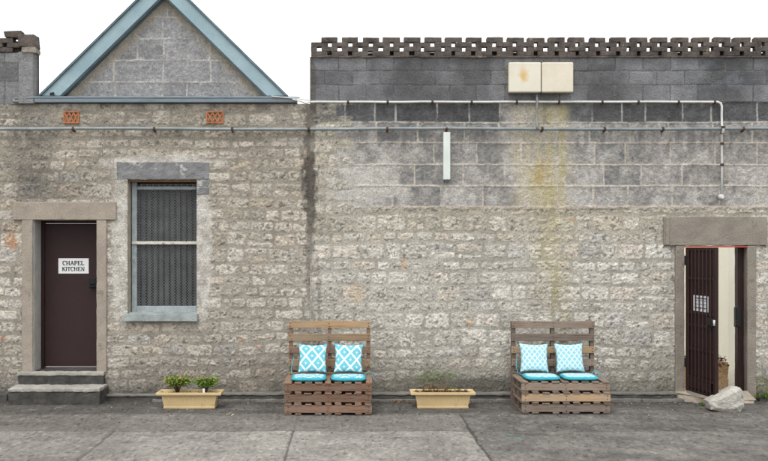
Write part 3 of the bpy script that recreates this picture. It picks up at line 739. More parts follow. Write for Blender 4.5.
# broken lead at the verge foot
mb = MB(); mb.box(PX(52), PX(56), -.085, -.06, PZ(95.5), PZ(93.5), jit=.01); mb.build('slipped_flashing', M['black'], bld)

# ------------------------------------------------------------------ brick lattice coping
def lattice(mb, x0, x1, z0, rows, y0, y1, seed):
    """bricks laid in open stretcher bond, gaps left between the ends"""
    R = random.Random(seed); P = .2985; hgt = .0655
    for r in range(rows):
        x = x0 + (.15 if r % 2 else .0)
        if r == 1: mb.box(x0, x0 + .085, y0, y1, z0 + r * hgt - .002, z0 + (r + 1) * hgt + .001, jit=.002)
        else: pass
        while x < x1 - .05:
            l = min(.238 + R.uniform(-.010, .012), x1 - x); j = R.uniform(-.006, .006); a = max(x + R.uniform(-.006, .006), x0)
            up = R.uniform(0, .006) if r == rows - 1 else 0
            mb.box(a, x + l, y0 + j, y1 + j, z0 + r * hgt - .002, z0 + (r + 1) * hgt + .0015 + up, jit=.0025)
            x += P

# ------------------------------------------------------------------ THE PIER at the far left
pier = thing('block_pier', 'short grey block pier with crumbling brick top at left of gable', 'pier')
pz0, pz1 = Z_MID + .003, PZ(52)
xs = np.arange(LEFT, PX(37), .012); zs = np.arange(pz0 - .02, pz1, .012)
X, Z = np.meshgrid(xs, zs); x = X.ravel(); z = Z.ravel()
m_, s_, c_ = blocks(x, z, [pz0 - .03, PZ(81), PZ(63), PZ(40)], [[LEFT - .2 + .4 * i for i in range(9)] + [PX(20), 0], [LEFT + .4 * i for i in range(8)] + [PX(20), 0], [LEFT - .2 + .4 * i for i in range(9)] + [PX(20), 0]], 451, jw=.007)
tt = .185 * (1 + .5 * (rnd(s_, 455) - .5)) * (1 + .35 * fbm(x, z, .25, 457, 4))
tn = mix((.11, .108, .105), tt[:, None] * np.array([[.98, 1, 1.03]]), m_)
fx = x > PX(20)
tn = mix(tn, (.25, .25, .255), .6 * fx)
yy = np.where(fx, -.075, -.01) - .006 * fbm(x, z, .1, 459, 3)
yy = np.where(x > PX(37) - .02, .04, yy)
grid_mesh('block_face', np.stack([x, yy, z], -1), len(xs), len(zs), np.ones((len(zs) - 1, len(xs) - 1), bool), tn, M['stone'], pier)
mb = MB(); mb.box(LEFT + .01, PX(37) - .012, .03, .13, pz0, pz1 - .005); mb.build('pier_core', M['kerb'], pier)
mb = MB(); lattice(mb, LEFT, PX(21), pz1 - .002, 3, -.03, .10, 5); mb.box(PX(21), PX(37.2), -.10, .12, PZ(48.5), PZ(36), jit=.012); mb.box(PX(5), PX(22), -.045, .12, PZ(38), PZ(31.5), jit=.008); mb.box(LEFT, PX(22), .055, .26, pz1 - .002, PZ(40))  # last box is a backing added so the lattice gaps look dark
mb.bevel(.012, 2); mb.rough(0, .005, .1, 3, .06); mb.build('brick_coping', M['brick'], pier)
mb = MB(); mb.box(PX(24), PX(37.6), -.095, .12, PZ(53.5), PZ(48), jit=.012); mb.bevel(.012, 2); mb.rough(0, .016, .07, 8, .05); mb.build('mortar_cap', M['render_gate'], pier)

# ------------------------------------------------------------------ THE YARD WALL
yw = thing('yard_wall', 'long grey stone and block yard wall with lattice brick coping and open gateway', 'wall')
GATE = (PX(683.5), PX(746), -1, PZ(245.5))
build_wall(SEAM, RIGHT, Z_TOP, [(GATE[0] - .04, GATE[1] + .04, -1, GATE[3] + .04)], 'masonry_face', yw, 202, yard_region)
core(SEAM + .006, RIGHT - .01, Z_TOP - .004, [(GATE[0] - .03, GATE[1] + .03, -1, GATE[3] + .03)], 'wall_core', yw, M['render_gate'], 0.40, 0.055)
mb = MB(); lattice(mb, PX(311), RIGHT, Z_TOP, 4, -.03, .075, 11); mb.bevel(.010, 2); mb.rough(0, .0035, .06, 3, .07)
mb.build('brick_coping', M['brick'], yw)
# a lower bed of mortar behind the lowest course
mb = MB(); mb.box(PX(311), RIGHT, .09, .22, Z_TOP - .002, Z_TOP + .07); mb.rough(0, .012, .1, 2, .1); mb.build('coping_bed', M['brick'], yw)
mb = MB(); mb.box(PX(311), RIGHT, -.034, .0, Z_TOP - .03, Z_TOP + .0); mb.bevel(.006); mb.rough(0, .010, .08, 12, .07); mb.build('drip_course', M['brick'], yw)
# gateway surround
gz1 = GATE[3]
mb = MB(); mb.prism([(PX(663), gz1), (PX(766), gz1), (PX(766), PZ(216.5)), (PX(663), PZ(216.5))], -.05, .395); mb.bevel(.012, 2); mb.rough(0, .006, .15, 21, .09); mb.build('gateway_lintel', M['render_gate'], yw)
mb = MB(); mb.box(PX(664), PX(668.2), -.075, -.045, gz1 + .003, PZ(217.5)); mb.bevel(.01); mb.rough(0, .006, .1, 22, .08); mb.build('lintel_rib', M['render_gate'], yw)
for a, b_, sd in ((PX(674.5), GATE[0], 23), (GATE[1], PX(755), 24)):
    mb = MB(); mb.box(a, b_, -.045, .39, -.05, gz1 - .002); mb.bevel(.012, 2); mb.rough(0, .005, .15, sd, .09); mb.build('gateway_jamb', M['render_gate'], yw)
mb = MB(); mb.box(GATE[0] + .002, GATE[1] - .002, -.048, .06, gz1 - .028, gz1 - .006); mb.build('red_head_strip', M['red'], yw)
# steel post on the right with its lock keep
mb = MB(); mb.box(PX(737, .1), PX(743.3, .1), .07, .17, .02, gz1 - .03); mb.bevel(.004)
mb.tube([(PX(739.5, .06), .06, PZ(338, .06)), (PX(739.5, .06), .068, PZ(338, .06))], .012)
post = mb.build('gate_post', M['gate'], yw)
mb = MB(); mb.box(PX(734.3, .05), PX(739.5, .05), .0, .07, PZ(327, .05), PZ(307, .05)); mb.bevel(.006); mb.box(PX(734, .05), PX(738, .05), -.015, .0, PZ(325, .05), PZ(320, .05))
mb.build('lock_keep', M['black'], post)
# the gate leaf, open towards the yard
gx, gy = PX(686.3, -.03), -.05
fx_, fy_ = PX(716.3, -.80), -.82
ang = math.atan2(fy_ - gy, fx_ - gx); gw = math.hypot(fx_ - gx, fy_ - gy)
zb0, zb1 = .15, 2.205
mb = MB()
mb.box(0, .05, -.02, .02, zb0, zb1); mb.box(gw - .055, gw, -.025, .025, zb0, zb1)
mb.box(.05, gw - .055, -.018, .018, zb0, zb0 + .045); mb.box(.05, gw - .055, -.018, .018, zb1 - .045, zb1)
for zz in (1.77, 1.285, 1.11, .77, .36): mb.box(.05, gw - .055, -.028, -.002, zz - .018, zz + .018)
nb = 7
for i in range(nb):
    xx = .05 + (gw - .105) * (i + .5) / nb
    mb.box(xx - .0115, xx + .0115, -.038, -.0285, zb0 + .03, zb1 - .03, 1)
mb.bevel(.003)
gate = mb.build('gate', [M['gate'], M['gatebar']], yw, (gx, gy, 0), (0, 0, ang))
mb = MB(); mb.box(.045, gw - .05, .004, .012, zb0 + .04, zb1 - .04); mb.build('backing_sheet', M['gate'], gate)
mb = MB(); mb.box(.10, gw - .1, -.0285, -.0225, zb0 + .06, .34); mb.build('kick_plate', M['gate'], gate)
mb = MB(); s0, s1 = .20, .58; mb.box(s0, s1, -.012, -.004, 1.31, 1.53)
for k, zz in enumerate((1.495, 1.46, 1.41, 1.36)):
    R = random.Random(k)
    xx = s0 + .03
    while xx < s1 - .05:
        w = R.uniform(.02, .06); mb.box(xx, min(xx + w, s1 - .02), -.0145, -.012, zz - (.010 if k in (0, 3) else .005), zz + (.008 if k in (0, 3) else .004), 1); xx += w + .012
mb.build('notice', [M['tagwhite'], M['blueink']], gate)
mb = MB(); mb.box(gw - .14, gw - .03, -.06, -.026, 1.12, 1.24); mb.bevel(.006); mb.tube([(gw - .045, -.04, 1.20), (gw - .045, -.09, 1.20), (gw - .045, -.09, 1.12)], .012, mi=0)
mb.build('gate_lock', M['black'], gate)
mb = MB(); mb.tube([(gw - .012, -.034, 1.14), (gw - .012, -.034, 1.22)], .014); mb.build('latch_plate', M['conduit'], gate)
for zz in (2.02, .55):
    mb = MB(); mb.box(-.035, .04, -.03, .03, zz - .07, zz + .07); mb.bevel(.006); mb.build('hinge', M['black'], gate)
# threshold of the gateway
mb = MB(); mb.prism([(PX(684), -.02), (PX(746), -.02), (PX(746), .05), (PX(684), .115)], -.10, .40); mb.bevel(.02, 2); mb.rough(0, .014, .12, 31, .06); mb.build('gateway_threshold', M['threshold'], yw)
mb = MB()
v = [(4.62, -.06), (5.72, -.06), (5.72, -.32), (5.12, -.42), (4.90, -.26)]
a = [mb.bm.verts.new((p[0], p[1], -.02)) for p in v]; c = [mb.bm.verts.new((p[0] + (.0 if i < 2 else .02), p[1] + (.0 if i < 2 else .05), .125 - (.075 if i in (2, 3) else .02 if i == 4 else 0) )) for i, p in enumerate(v)]
mb.bm.faces.new(a); mb.bm.faces.new(c[::-1])
for i in range(5): mb.bm.faces.new((a[i], a[(i + 1) % 5], c[(i + 1) % 5], c[i]))
mb.bevel(.02, 2); mb.rough(0, .014, .12, 33, .06); mb.build('threshold_apron', M['threshold'], yw)

# ------------------------------------------------------------------ what shows through the gateway
iw = thing('cream_building', 'cream painted building wall seen through the open gateway', 'building')
mb = MB(); mb.box(3.0, 14.0, 5.0, 5.3, -.05, 3.4); mb.build('back_wall', M['cream'], iw)
mb = MB(); mb.box(PX(728.6, 3.2), 13.0, 3.2, 4.95, -.05, 3.4); mb.bevel(.01); mb.build('corner_pier', M['creamshade'], iw)
lg = MB(); lg.box(4.4, PX(728.0, 1.0), .98, 1.5, -.03, PZ(362.5, .98)); lg.bevel(.02, 2); lg.rough(0, .018, .1, 41, .05)
tag(lg.build('sandstone_ledge', M['sandstone']), 'low sandstone block ledge behind the open gate', 'ledge')
def leaf_pile(name, pts, size, mats, label, cat, seed=1, rise=.04, parent=None):
    R = random.Random(seed); mb = MB()
    for p in pts:
        s = size * R.uniform(.6, 1.3); a = R.uniform(0, 6.28); t = R.uniform(-.7, .7); t2 = R.uniform(-.7, .7)
        mt = Matrix.Translation(p) @ Matrix.Rotation(a, 4, 'Z') @ Matrix.Rotation(t, 4, 'X') @ Matrix.Rotation(t2, 4, 'Y')
        q = [(-s, 0, 0), (-s * .3, -s * .4, s * .18), (s * .5, -s * .33, s * .15), (s, 0, .1 * s), (s * .4, s * .38, s * .2), (-s * .4, s * .36, s * .16)]
        vs = [mt @ Vector(v) for v in q]; cc = mt @ Vector((0, 0, -s * .05))
        bv = [mb.bm.verts.new(v) for v in vs]; b0 = mb.bm.verts.new(cc)
        for i in range(6):
            f = mb.bm.faces.new((b0, bv[i], bv[(i + 1) % 6])); f.material_index = R.randrange(len(mats))
    o = mb.build(name, mats, parent, recalc=False)
    if label: tag(o, label, cat)
    return o
R = random.Random(3); zt_ = PZ(362.5, .98)
o = leaf_pile('leaf_litter', [(R.uniform(4.9, PX(727, 1.05)), R.uniform(.965, 1.35), zt_ + .01 + abs(R.gauss(0, .035))) for _ in range(260)] + [(R.uniform(5.6, PX(727.5, 1.0)), R.uniform(.955, 1.02), zt_ - abs(R.gauss(0, .05))) for _ in range(40)], .035, [M['bark'], M['dryleaf'], M['soil']], 'brown dry leaves heaped on sandstone ledge behind the gate', 'leaf litter', 3)
o['kind'] = 'stuff'

# ------------------------------------------------------------------ steps and kerb
st = thing('entrance_steps', 'two worn dark concrete steps below the maroon kitchen door', 'steps', (0, 0, 0))
def step(x0, x1, y0, y1, z0, z1, seed):
    mb = MB(); mb.box(x0, x1, y0 + .012, y1, z0, z1 - .055); mb.bevel(.01, 2); mb.rough(0, .010, .12, seed, .05)
    o = mb.build('step', M['step'], st)
    mb = MB(); mb.box(x0 - .006, x1 + .004, y0, y1, z1 - .053, z1); mb.bevel(.014, 2); mb.rough(0, .010, .1, seed + 1, .05)
    mb.build('tread', M['nosing'], o)
step(PX(8, -.43), PX(99.5, -.43), -.44, -.03, -.03, .235, 51)
step(PX(18.5, -.06), PX(104, -.06), -.10, .02, .20, .415, 55)
mb = MB(); mb.box(PX(99.8, -.43) + .01, PX(104), -.30, .02, -.03, .20); mb.bevel(.02, 2); mb.rough(0, .012, .12, 57, .05); mb.build('side_block', M['step'], st)

caps = []; mb = MB(); x = PX(104.5); R = random.Random(9)
while x < PX(674):
    l = R.uniform(1.1, 1.9); x1_ = min(x + l, PX(674)); low = .06 if x < -2.9 else 0
    zt2 = .095 - low * .5 + R.uniform(-.008, .006); mb.box(x, x1_ - .006, -.15 + low, .0, -.04, zt2); caps.append((x, x1_ - .008, -.165 + low + R.uniform(-.008, .008), zt2)); x = x1_
mb.box(PX(755.5), RIGHT, -.13, 0, -.04, .115); mb.box(LEFT, PX(7.5, -.1), -.12, 0, -.04, .10)
mb.bevel(.018, 2); mb.rough(0, .012, .12, 61, .07)
kb = mb.build('kerb', M['kerb']); kb['kind'] = 'structure'
mb = MB()
for (a, b_, yy, zz) in caps: mb.box(a, b_, yy, .0, zz + .001, zz + .033)
mb.bevel(.012, 2); mb.rough(0, .010, .1, 67, .07); kb = mb.build('kerb_lit_top', M['kerbpale']); kb['kind'] = 'structure'  # thin pale slab added so the kerb top looks lit
mb = MB(); x = PX(155)
while x < PX(680):
    x1_ = min(x + 1.4, PX(680)); mb.box(x, x1_ - .004, -.185, -.13, -.04, .040 + R.uniform(-.006, .006)); x = x1_
mb.bevel(.012, 2); mb.rough(0, .010, .1, 63, .07)
kb = mb.build('kerb_foot', M['kerbpale']); kb['kind'] = 'structure'

# ------------------------------------------------------------------ ground: one sheet
gxs = np.concatenate([[-120, -60, -30, -16, -10], np.arange(-7.5, 8.6, .02), [10, 16, 30, 60, 120]])
gys = np.concatenate([[-120, -60, -30, -16, -9], np.arange(-5.2, .0, .02), np.arange(.0, 2.1, .05), [4, 8, 20, 60, 120]])
X, Y = np.meshgrid(gxs, gys); x = X.ravel(); y = Y.ravel()
n1 = fbm(x, y, .9, 501, 5); n2 = fbm(x, y, .22, 507, 4); n3 = vn(x, y, .05, 511); st1 = fbm(x * .35, y * 1.6, .5, 517, 4)
wear = np.clip(.5 + .9 * n1 + .6 * n2, 0, 1)
far = mix((0.178, 0.169, 0.154), (0.27, 0.256, 0.233), wear)
near = mix((0.060, 0.057, 0.053), (0.122, 0.116, 0.107), np.clip(.5 + .55 * st1 + .35 * n2, 0, 1))
midc = mix((0.118, 0.112, 0.103), (0.19, 0.18, 0.165), np.clip(.5 + .55 * st1 + .4 * n2, 0, 1))
yw_ = y + .03 * n1 + .012 * n2
t = mix(far, midc, sstep(-2.24, -2.20, y)); t = mix(t, near, sstep(-1.25, -1.02, yw_ + .12 * n1))
# right of the last joint the paving is older and darker
rt = sstep(1.44, 1.48, x) * (1 - sstep(-2.2, -1.0, y) * .3)
t = mix(t, mix((0.070, 0.067, 0.063), (0.165, 0.157, 0.145), np.clip(.42 + .9 * fbm(x * .55 + y * .8, y * .9, .45, 521, 4) + .4 * n2, 0, 1)), .85 * rt)
lt = sstep(-2.7, -3.0, x) * 0
lf = 1 - sstep(-2.85, -2.81, x)
t = mix(t, t * np.array([.82, .81, .80]), .8 * lf)
t = mix(t, (0.085, 0.081, 0.075), .35 * sstep(.18, .52, fbm(x * .6, y * 1.3, .8, 523, 5)) * sstep(-2.6, -1.6, y))
t = mix(t, (0.25, 0.235, 0.21), .35 * sstep(.35, .6, fbm(x, y, .16, 527, 4)))
# damp dark dirt against the kerb, drawn out irregularly
t = mix(t, (0.045, 0.043, 0.040), .6 * sstep(-.62, -.2, y + .22 * n1 + .08 * n2))
t = mix(t, (0.075, 0.075, 0.05), .5 * band(y, -.24, -.16, .04) * sstep(-.2, .4, n2))
t = t * (1 + .07 * n3 + .15 * vn(x, y, .024, 551, .06) + .10 * vn(x, y, .034, 557, .09) + .03 * vn(x, y, .11, 559))[:, None]
t = mix(t, t * .6, sstep(.6, .76, vn(x, y, .026, 531, .07))); t = mix(t, t * 1.35, sstep(.6, .76, vn(x, y, .024, 533, .06)))
t = mix(t, (0.42, 0.39, 0.33), sstep(.35, .45, y))  # floor beyond the gateway made pale to bounce light onto the cream walls
z = .004 * n2 + .002 * n3 + .006 * n1
jw = .013 * (1 + .5 * n2)
def joint(d, on, depth=.012, dark=.75):
    global z, t
    k = (1 - sstep(jw * .6, jw * 1.6, np.abs(d))) * on
    z = z - depth * k; t = mix(t, (0.035, 0.033, 0.03), dark * k)
wob = .012 * vn(x, y, .5, 541) + .006 * vn(x, y, .1, 543)
joint(y + 2.22 + wob, (x < 1.7) * 1.0 * (sstep(-.75, .1, n1 + .7 * n2 + .5)), dark=.6)
joint(y + 2.22 + wob, (x >= 1.7) * .5)
joint(x + 2.83 + wob, (y < -2.2) * 1.0, dark=.5)
joint(x + .68 + wob, (y < -2.2) * 1.0, dark=.7)
joint(x + .68 + wob, ((y >= -2.2) & (y < -1.1)) * .35)
joint(x - 1.455 + wob, (y < -1.15) * 1.0, dark=.85)
joint(x - 3.6 + wob, (y < -2.2) * .35)
joint(y + 1.12 + wob * 1.6, sstep(-.3, .2, n2) * .55, dark=.35)
def crackline(pts, w, dark):
    global z, t
    for (a, b_), (c, d_) in zip(pts, pts[1:]):
        ux, uy = c - a, d_ - b_; l2 = ux * ux + uy * uy
        f = np.clip(((x - a) * ux + (y - b_) * uy) / l2, 0, 1)
        d = np.hypot(x - a - f * ux + .03 * vn(x, y, .12, 561), y - b_ - f * uy + .05 * vn(x, y, .15, 563))
        t = mix(t, (0.04, 0.038, 0.035), dark * (1 - sstep(w * .5, w * 1.6, d)))
crackline([(-4.6, -1.3), (-3.9, -1.7), (-3.6, -2.2)], .010, .6)
crackline([(2.1, -1.5), (2.9, -2.0), (3.3, -2.9), (4.3, -3.2)], .010, .5)
crackline([(-.1, -2.22), (.25, -2.6), (.2, -3.1)], .008, .45)
# thin pale scraped line in front of the planters and benches
k = (1 - sstep(.008, .02, np.abs(y + .92 + 1.5 * wob))) * sstep(0, .3, n2)
t = mix(t, (0.2, 0.19, 0.17), .45 * k)
# teal paint scrape
tx = x - (1.93 - (y + 2.6) * .32); k = (1 - sstep(.012, .03, np.abs(tx + .03 * n2))) * band(y, -2.75, -2.35, .08) * sstep(-.4, .2, n2 + n3)
t = mix(t, (0.09, 0.22, 0.19), .75 * k)
edge_far = (np.abs(x) > 9) | (y < -6)
z = np.where(edge_far, 0, z)
grd = grid_mesh('ground', np.stack([x, y, z], -1), len(gxs), len(gys), np.ones((len(gys) - 1, len(gxs) - 1), bool), t, M['ground'])
grd['kind'] = 'structure'

# ------------------------------------------------------------------ pipes, conduits, boxes
zp = PZ(129, -.06)
t_ = thing('water_pipe', 'long grey galvanised pipe running along both walls below the air vents', 'pipe')
mb = MB(); R = random.Random(5)
mb.tube([(xx, -.075 + R.uniform(-.004, .004), zp + .006 * math.sin(xx * 1.3) + R.uniform(-.002, .002)) for xx in np.arange(LEFT + .05, RIGHT, .25)], .024, 12)
mb.build('pipe_run', M['pipe'], t_)
for p in (75, 155.5, 233, 309, 387, 446, 541, 603, 661, 741):
    mb = MB(); xx = PX(p); mb.tube([(xx - .018, -.075, zp), (xx + .018, -.075, zp)], .031, 12); mb.box(xx - .012, xx + .012, -.07, .015, zp - .04, zp - .015); mb.bevel(.003)
    mb.build('pipe_clamp', M['clamp'], t_)
t_ = thing('conduit', 'white painted conduit under the dark blocks, turning down beside the gateway', 'conduit')
zc_ = PZ(102, -.05); xd = PX(721.5, -.05)
mb = MB(); pts = [(PX(311), -.06, zc_)] + [(xx, -.06 + R.uniform(-.003, .003), zc_ + R.uniform(-.004, .004)) for xx in np.arange(PX(320), xd - .15, .3)]
pts += [(xd - .06, -.06, zc_), (xd - .018, -.06, zc_ - .018), (xd, -.06, zc_ - .06)] + [(xd + R.uniform(-.003, .003), -.10 if False else -.06, zz) for zz in (zc_ - .2, PZ(126))]
pts += [(xd, -.115, PZ(127.5)), (xd, -.115, PZ(132)), (xd, -.06, PZ(135)), (xd + .003, -.06, PZ(165)), (xd, -.06, PZ(195))]
mb.tube(pts, .0165, 10); mb.build('conduit_run', M['conduit'], t_)
for p in (348, 387.5, 432, 471, 516, 558, 601, 637, 677, 713):
    mb = MB(); xx = PX(p); mb.tube([(xx - .015, -.06, zc_), (xx + .015, -.06, zc_)], .023, 10); mb.box(xx - .01, xx + .01, -.06, -.015, zc_ - .03, zc_ - .014); mb.build('conduit_clip', M['clamp'], t_)
for p, m_ in ((128, 'clamp'), (133.5, 'clamp'), (144, 'clamp'), (165, 'clamp')):
    mb = MB(); yy_ = -.115 if p == 128 else -.07; mb.tube([(xd, yy_, PZ(p) - .016), (xd, yy_, PZ(p) + .016)], .026, 10); mb.build('conduit_clip', M[m_], t_)
mb = MB(); mb.tube([(xd, .0, PZ(197)), (xd, -.05, PZ(197)), (xd, -.085, PZ(197))], [.042, .042, .026], 14); mb.build('conduit_end_box', M['conduit'], t_)
t_ = MB(); t_.tube([(PX(293), -.1, PZ(100.5)), (PX(301), -.085, PZ(102)), (PX(306), -.075, PZ(104)), (PX(311.5), -.06, PZ(102.3))], .012, 8); t_.tube([(PX(272), -.1, PZ(97.3)), (PX(300), -.09, PZ(99.8)), (PX(311), -.065, PZ(101.5))], .008, 8)
tag(t_.build('cable', M['conduit']), 'thin pale cable linking the gable corner to the white conduit', 'cable')
mb = MB(); xv = PX(536.5, -.05); mb.tube([(xv, -.07, PZ(95)), (xv, -.095, PZ(101)), (xv, -.10, PZ(104)), (xv, -.075, PZ(110)), (xv, -.07, PZ(122)), (xv, -.11, PZ(127)), (xv, -.11, PZ(130.5))], .0165, 10)
tag(mb.build('cable_drop', M['greyconduit']), 'short grey conduit dropping from the two cream boxes to the pipe', 'conduit')
# the two cream boxes
m_, nt, b = new_mat('stained_cream_plastic')
tc = N(nt, 'ShaderNodeTexCoord').outputs['Object']
nn = noise(nt, tc, 3, 4, .6); c = ramp(nt, nn.outputs[0], [(.32, (.58, .545, .45)), (.68, (.65, .62, .53))]).outputs[0]
vm = N(nt, 'ShaderNodeVectorMath', operation='SUBTRACT'); L(nt, tc, vm.inputs[0]); vm.inputs[1].default_value = (-.015, -.15, .03)
mp = N(nt, 'ShaderNodeMapping'); mp.inputs['Scale'].default_value = (11, 1, 7.5); L(nt, vm.outputs[0], mp.inputs['Vector'])
ln = N(nt, 'ShaderNodeVectorMath', operation='LENGTH'); L(nt, mp.outputs[0], ln.inputs[0])
wv = math_(nt, 'ADD', ln.outputs[1], math_(nt, 'MULTIPLY', math_(nt, 'SUBTRACT', noise(nt, tc, 14, 3).outputs[0], .5), 1.2))
f = ramp(nt, wv, [(.15, (.85,) * 3), (1.0, (0,) * 3)]).outputs[0]
L(nt, mulcol(nt, c, (.56, .36, .11), f, 'MIX'), b.inputs['Base Color']); b.inputs['Roughness'].default_value = .5
bxz0, bxz1 = PZ(92.2, -.16), PZ(62, -.16); bxc = (bxz0 + bxz1) / 2
for a, b_, mt_, lab in ((507.5, 541.2, m_, 'left cream wall box, with a rusty orange stain on its front'), (542.0, 573.5, M['boxplastic'], 'right cream wall box, unstained front, close beside its twin')):
    x0, x1 = PX(a, -.16), PX(b_, -.16)
    if a < 510: x0 += .02
    t_ = thing('wall_box', lab, 'electrical box', ((x0 + x1) / 2, 0, bxc), 'cream wall boxes')
    hw = (x1 - x0) / 2; hh = (bxz1 - bxz0) / 2
    mb = MB(); mb.box(-hw, hw, -.16, -.085, -hh, hh); mb.bevel(.022, 3); o = mb.build('box_lid', mt_, t_)
    mb = MB(); mb.box(-hw + .008, hw - .008, -.084, -.01, -hh + .006, hh - .008); mb.bevel(.008, 2); mb.build('box_base', M['boxedge'], t_)
# pale strip box
mb = MB(); mb.box(PX(443.5, -.1), PX(450.3, -.1), -.10, -.01, PZ(179.5, -.1), PZ(132, -.1)); mb.bevel(.006, 2)
t_ = thing('cable_cover', 'pale green narrow vertical box hanging below the pipe on block wall', 'cable cover')
mb.build('cover_body', M['palegreen'], t_)
mb = MB(); mb.tube([(PX(446.5, -.05), -.05, PZ(182, -.05)), (PX(446.5, -.05), -.05, PZ(179, -.05))], .025, 10); mb.build('cable_gland', M['greyconduit'], t_)

# ------------------------------------------------------------------ pallet benches
def board(name, mats, parent, lx, wy, tz, loc, rot=(0, 0, 0), nails=()):
    """a sawn board with its long axis along its own x"""
    mb = MB(); mb.box(-lx / 2, lx / 2, -wy / 2, wy / 2, -tz / 2, tz / 2, jit=.0025); mb.bevel(.003)
    if lx > .5: mb.rough(0, .0035, .16, random.random() * 50, .12)
    for (nx0, ny0, face) in nails:
        if face == 'z': mb.box(nx0 - .006, nx0 + .006, ny0 - .006, ny0 + .006, tz / 2 - .004, tz / 2 + .004, 1)
        else: mb.box(nx0 - .006, nx0 + .006, -wy / 2 - .004, -wy / 2 + .004, ny0 - .006, ny0 + .006, 1)
    if nails: mats = [mats, M['clamp']]
    return mb.build(name, mats, parent, loc, (rot[0], rot[1], rot[2] + random.uniform(-.004, .004)))
def pallet_bench(x0, x1, yf, label, woods, seed):
    random.seed(seed)
    W = x1 - x0; xc = (x0 + x1) / 2; DEP = .70
    t = thing('pallet_bench', label, 'bench', (xc, yf, 0), 'pallet benches against the wall')
    hb, tb = .098, .022; unit = .143
    for k in range(3):
        zb = .006 + k * unit
        dx, dy = (random.uniform(-.012, .012), random.uniform(-.012, .012)) if k < 2 else (0, 0)
        mb = MB()
        for yy in (.35, .665): mb.box(-W / 2 + .006, W / 2 - .006, yy - .02, yy + .02, tb + .0005, tb + hb - .0005, jit=.002)
        for xx in (-W / 2 + .05, 0, W / 2 - .05): mb.box(xx - .045, xx + .045, .006, DEP - .01, 0, tb - .0005, jit=.002)
        mb.bevel(.003)
        p = mb.build('seat_pallet', woods['inner'], t, (dx, dy, zb))
        board('front_bearer', woods['front'][2 - k], p, W, .042, hb, (0, .021, tb + hb / 2), nails=[(nx0 * (W / 2 - .05) + random.uniform(-.01, .01), ny0 + random.uniform(-.008, .008), 'y') for nx0 in (-1, 0, 1) for ny0 in (-.025, .025)])
        n = 9
        for i in range(n):
            xx = -W / 2 + .048 + (W - .096) * i / (n - 1)
            wd = random.uniform(.082, .1)
            o = board('deck_board', random.choice(woods['deck']), p, DEP, wd, tb, (xx + random.uniform(-.008, .008), DEP / 2 - .006 + random.uniform(-.006, .004), tb * 1.5 + hb + .001), (0, 0, math.pi / 2))
        for i in (1, 3, 5, 7):
            xx = -W / 2 + .048 + (W - .096) * i / (n - 1)
            board('bottom_board', random.choice(woods['deck']), p, DEP, .085, tb - .004, (xx, DEP / 2 - .006, tb / 2 - .001), (0, 0, math.pi / 2))
    # upright pallet behind the seat, leaning a touch
    mb = MB()
    BW = W - .01; yb = DEP + .045; Htop = PZ(321, yf + yb)
    for xx in (-BW / 2 + .03, .0, BW / 2 - .03): mb.box(xx - .026, xx + .026, yb, yb + .095, .004, Htop - .012, jit=.002)
    mb.bevel(.003)
    p = mb.build('back_pallet', woods['bearer'], t)
    zs_ = [Htop - .05 - i * .178 for i in range(6)]
    for i, zz in enumerate(zs_):
        board('back_board', woods['back'][i % len(woods['back'])], p, BW + random.uniform(-.01, .012), .098 if i != 2 else .09, .02, (random.uniform(-.006, .006), yb - .0115, zz), (math.pi / 2, 0, random.uniform(-.004, .004)), nails=[(nx0 * (BW / 2 - .03) + random.uniform(-.01, .01), ny0 + random.uniform(-.008, .008), 'z') for nx0 in (-1, 0, 1) for ny0 in (-.022, .022)])
    for zz in (Htop - .06, Htop - .42, Htop - .75, .1):
        board('rear_board', random.choice(woods['deck']), p, BW, .095, .02, (0, yb + .1065, zz), (math.pi / 2, 0, 0))
    # dark nail heads
    return t, xc, yf, yb
wb = dict(inner=M['wood_brown'], bearer=M['wood_brown'], front=[M['wood_brown'], M['wood_dark'], M['wood_brown']], deck=[M['wood_brown'], M['wood_brown'], M['wood_grey']], back=[M['wood_tan'], M['wood_tan'], M['wood_brown'], M['wood_tan']])
wg = dict(inner=M['wood_grey'], bearer=M['wood_grey'], front=[M['wood_grey'], M['wood_sand'], M['wood_grey']], deck=[M['wood_grey']], back=[M['wood_grey'], M['wood_grey'], M['wood_sand'], M['wood_grey']])
B1 = pallet_bench(PX(284.3, -1.21), PX(372.2, -1.21), -1.21, 'warm brown pallet bench with tan back boards and trellis patterned cushions', wb, 12)
B2 = pallet_bench(PX(521.3, -1.14), PX(610, -1.14), -1.14, 'greyer weathered pallet bench nearer the gateway, with dotted cushions', wg, 23)

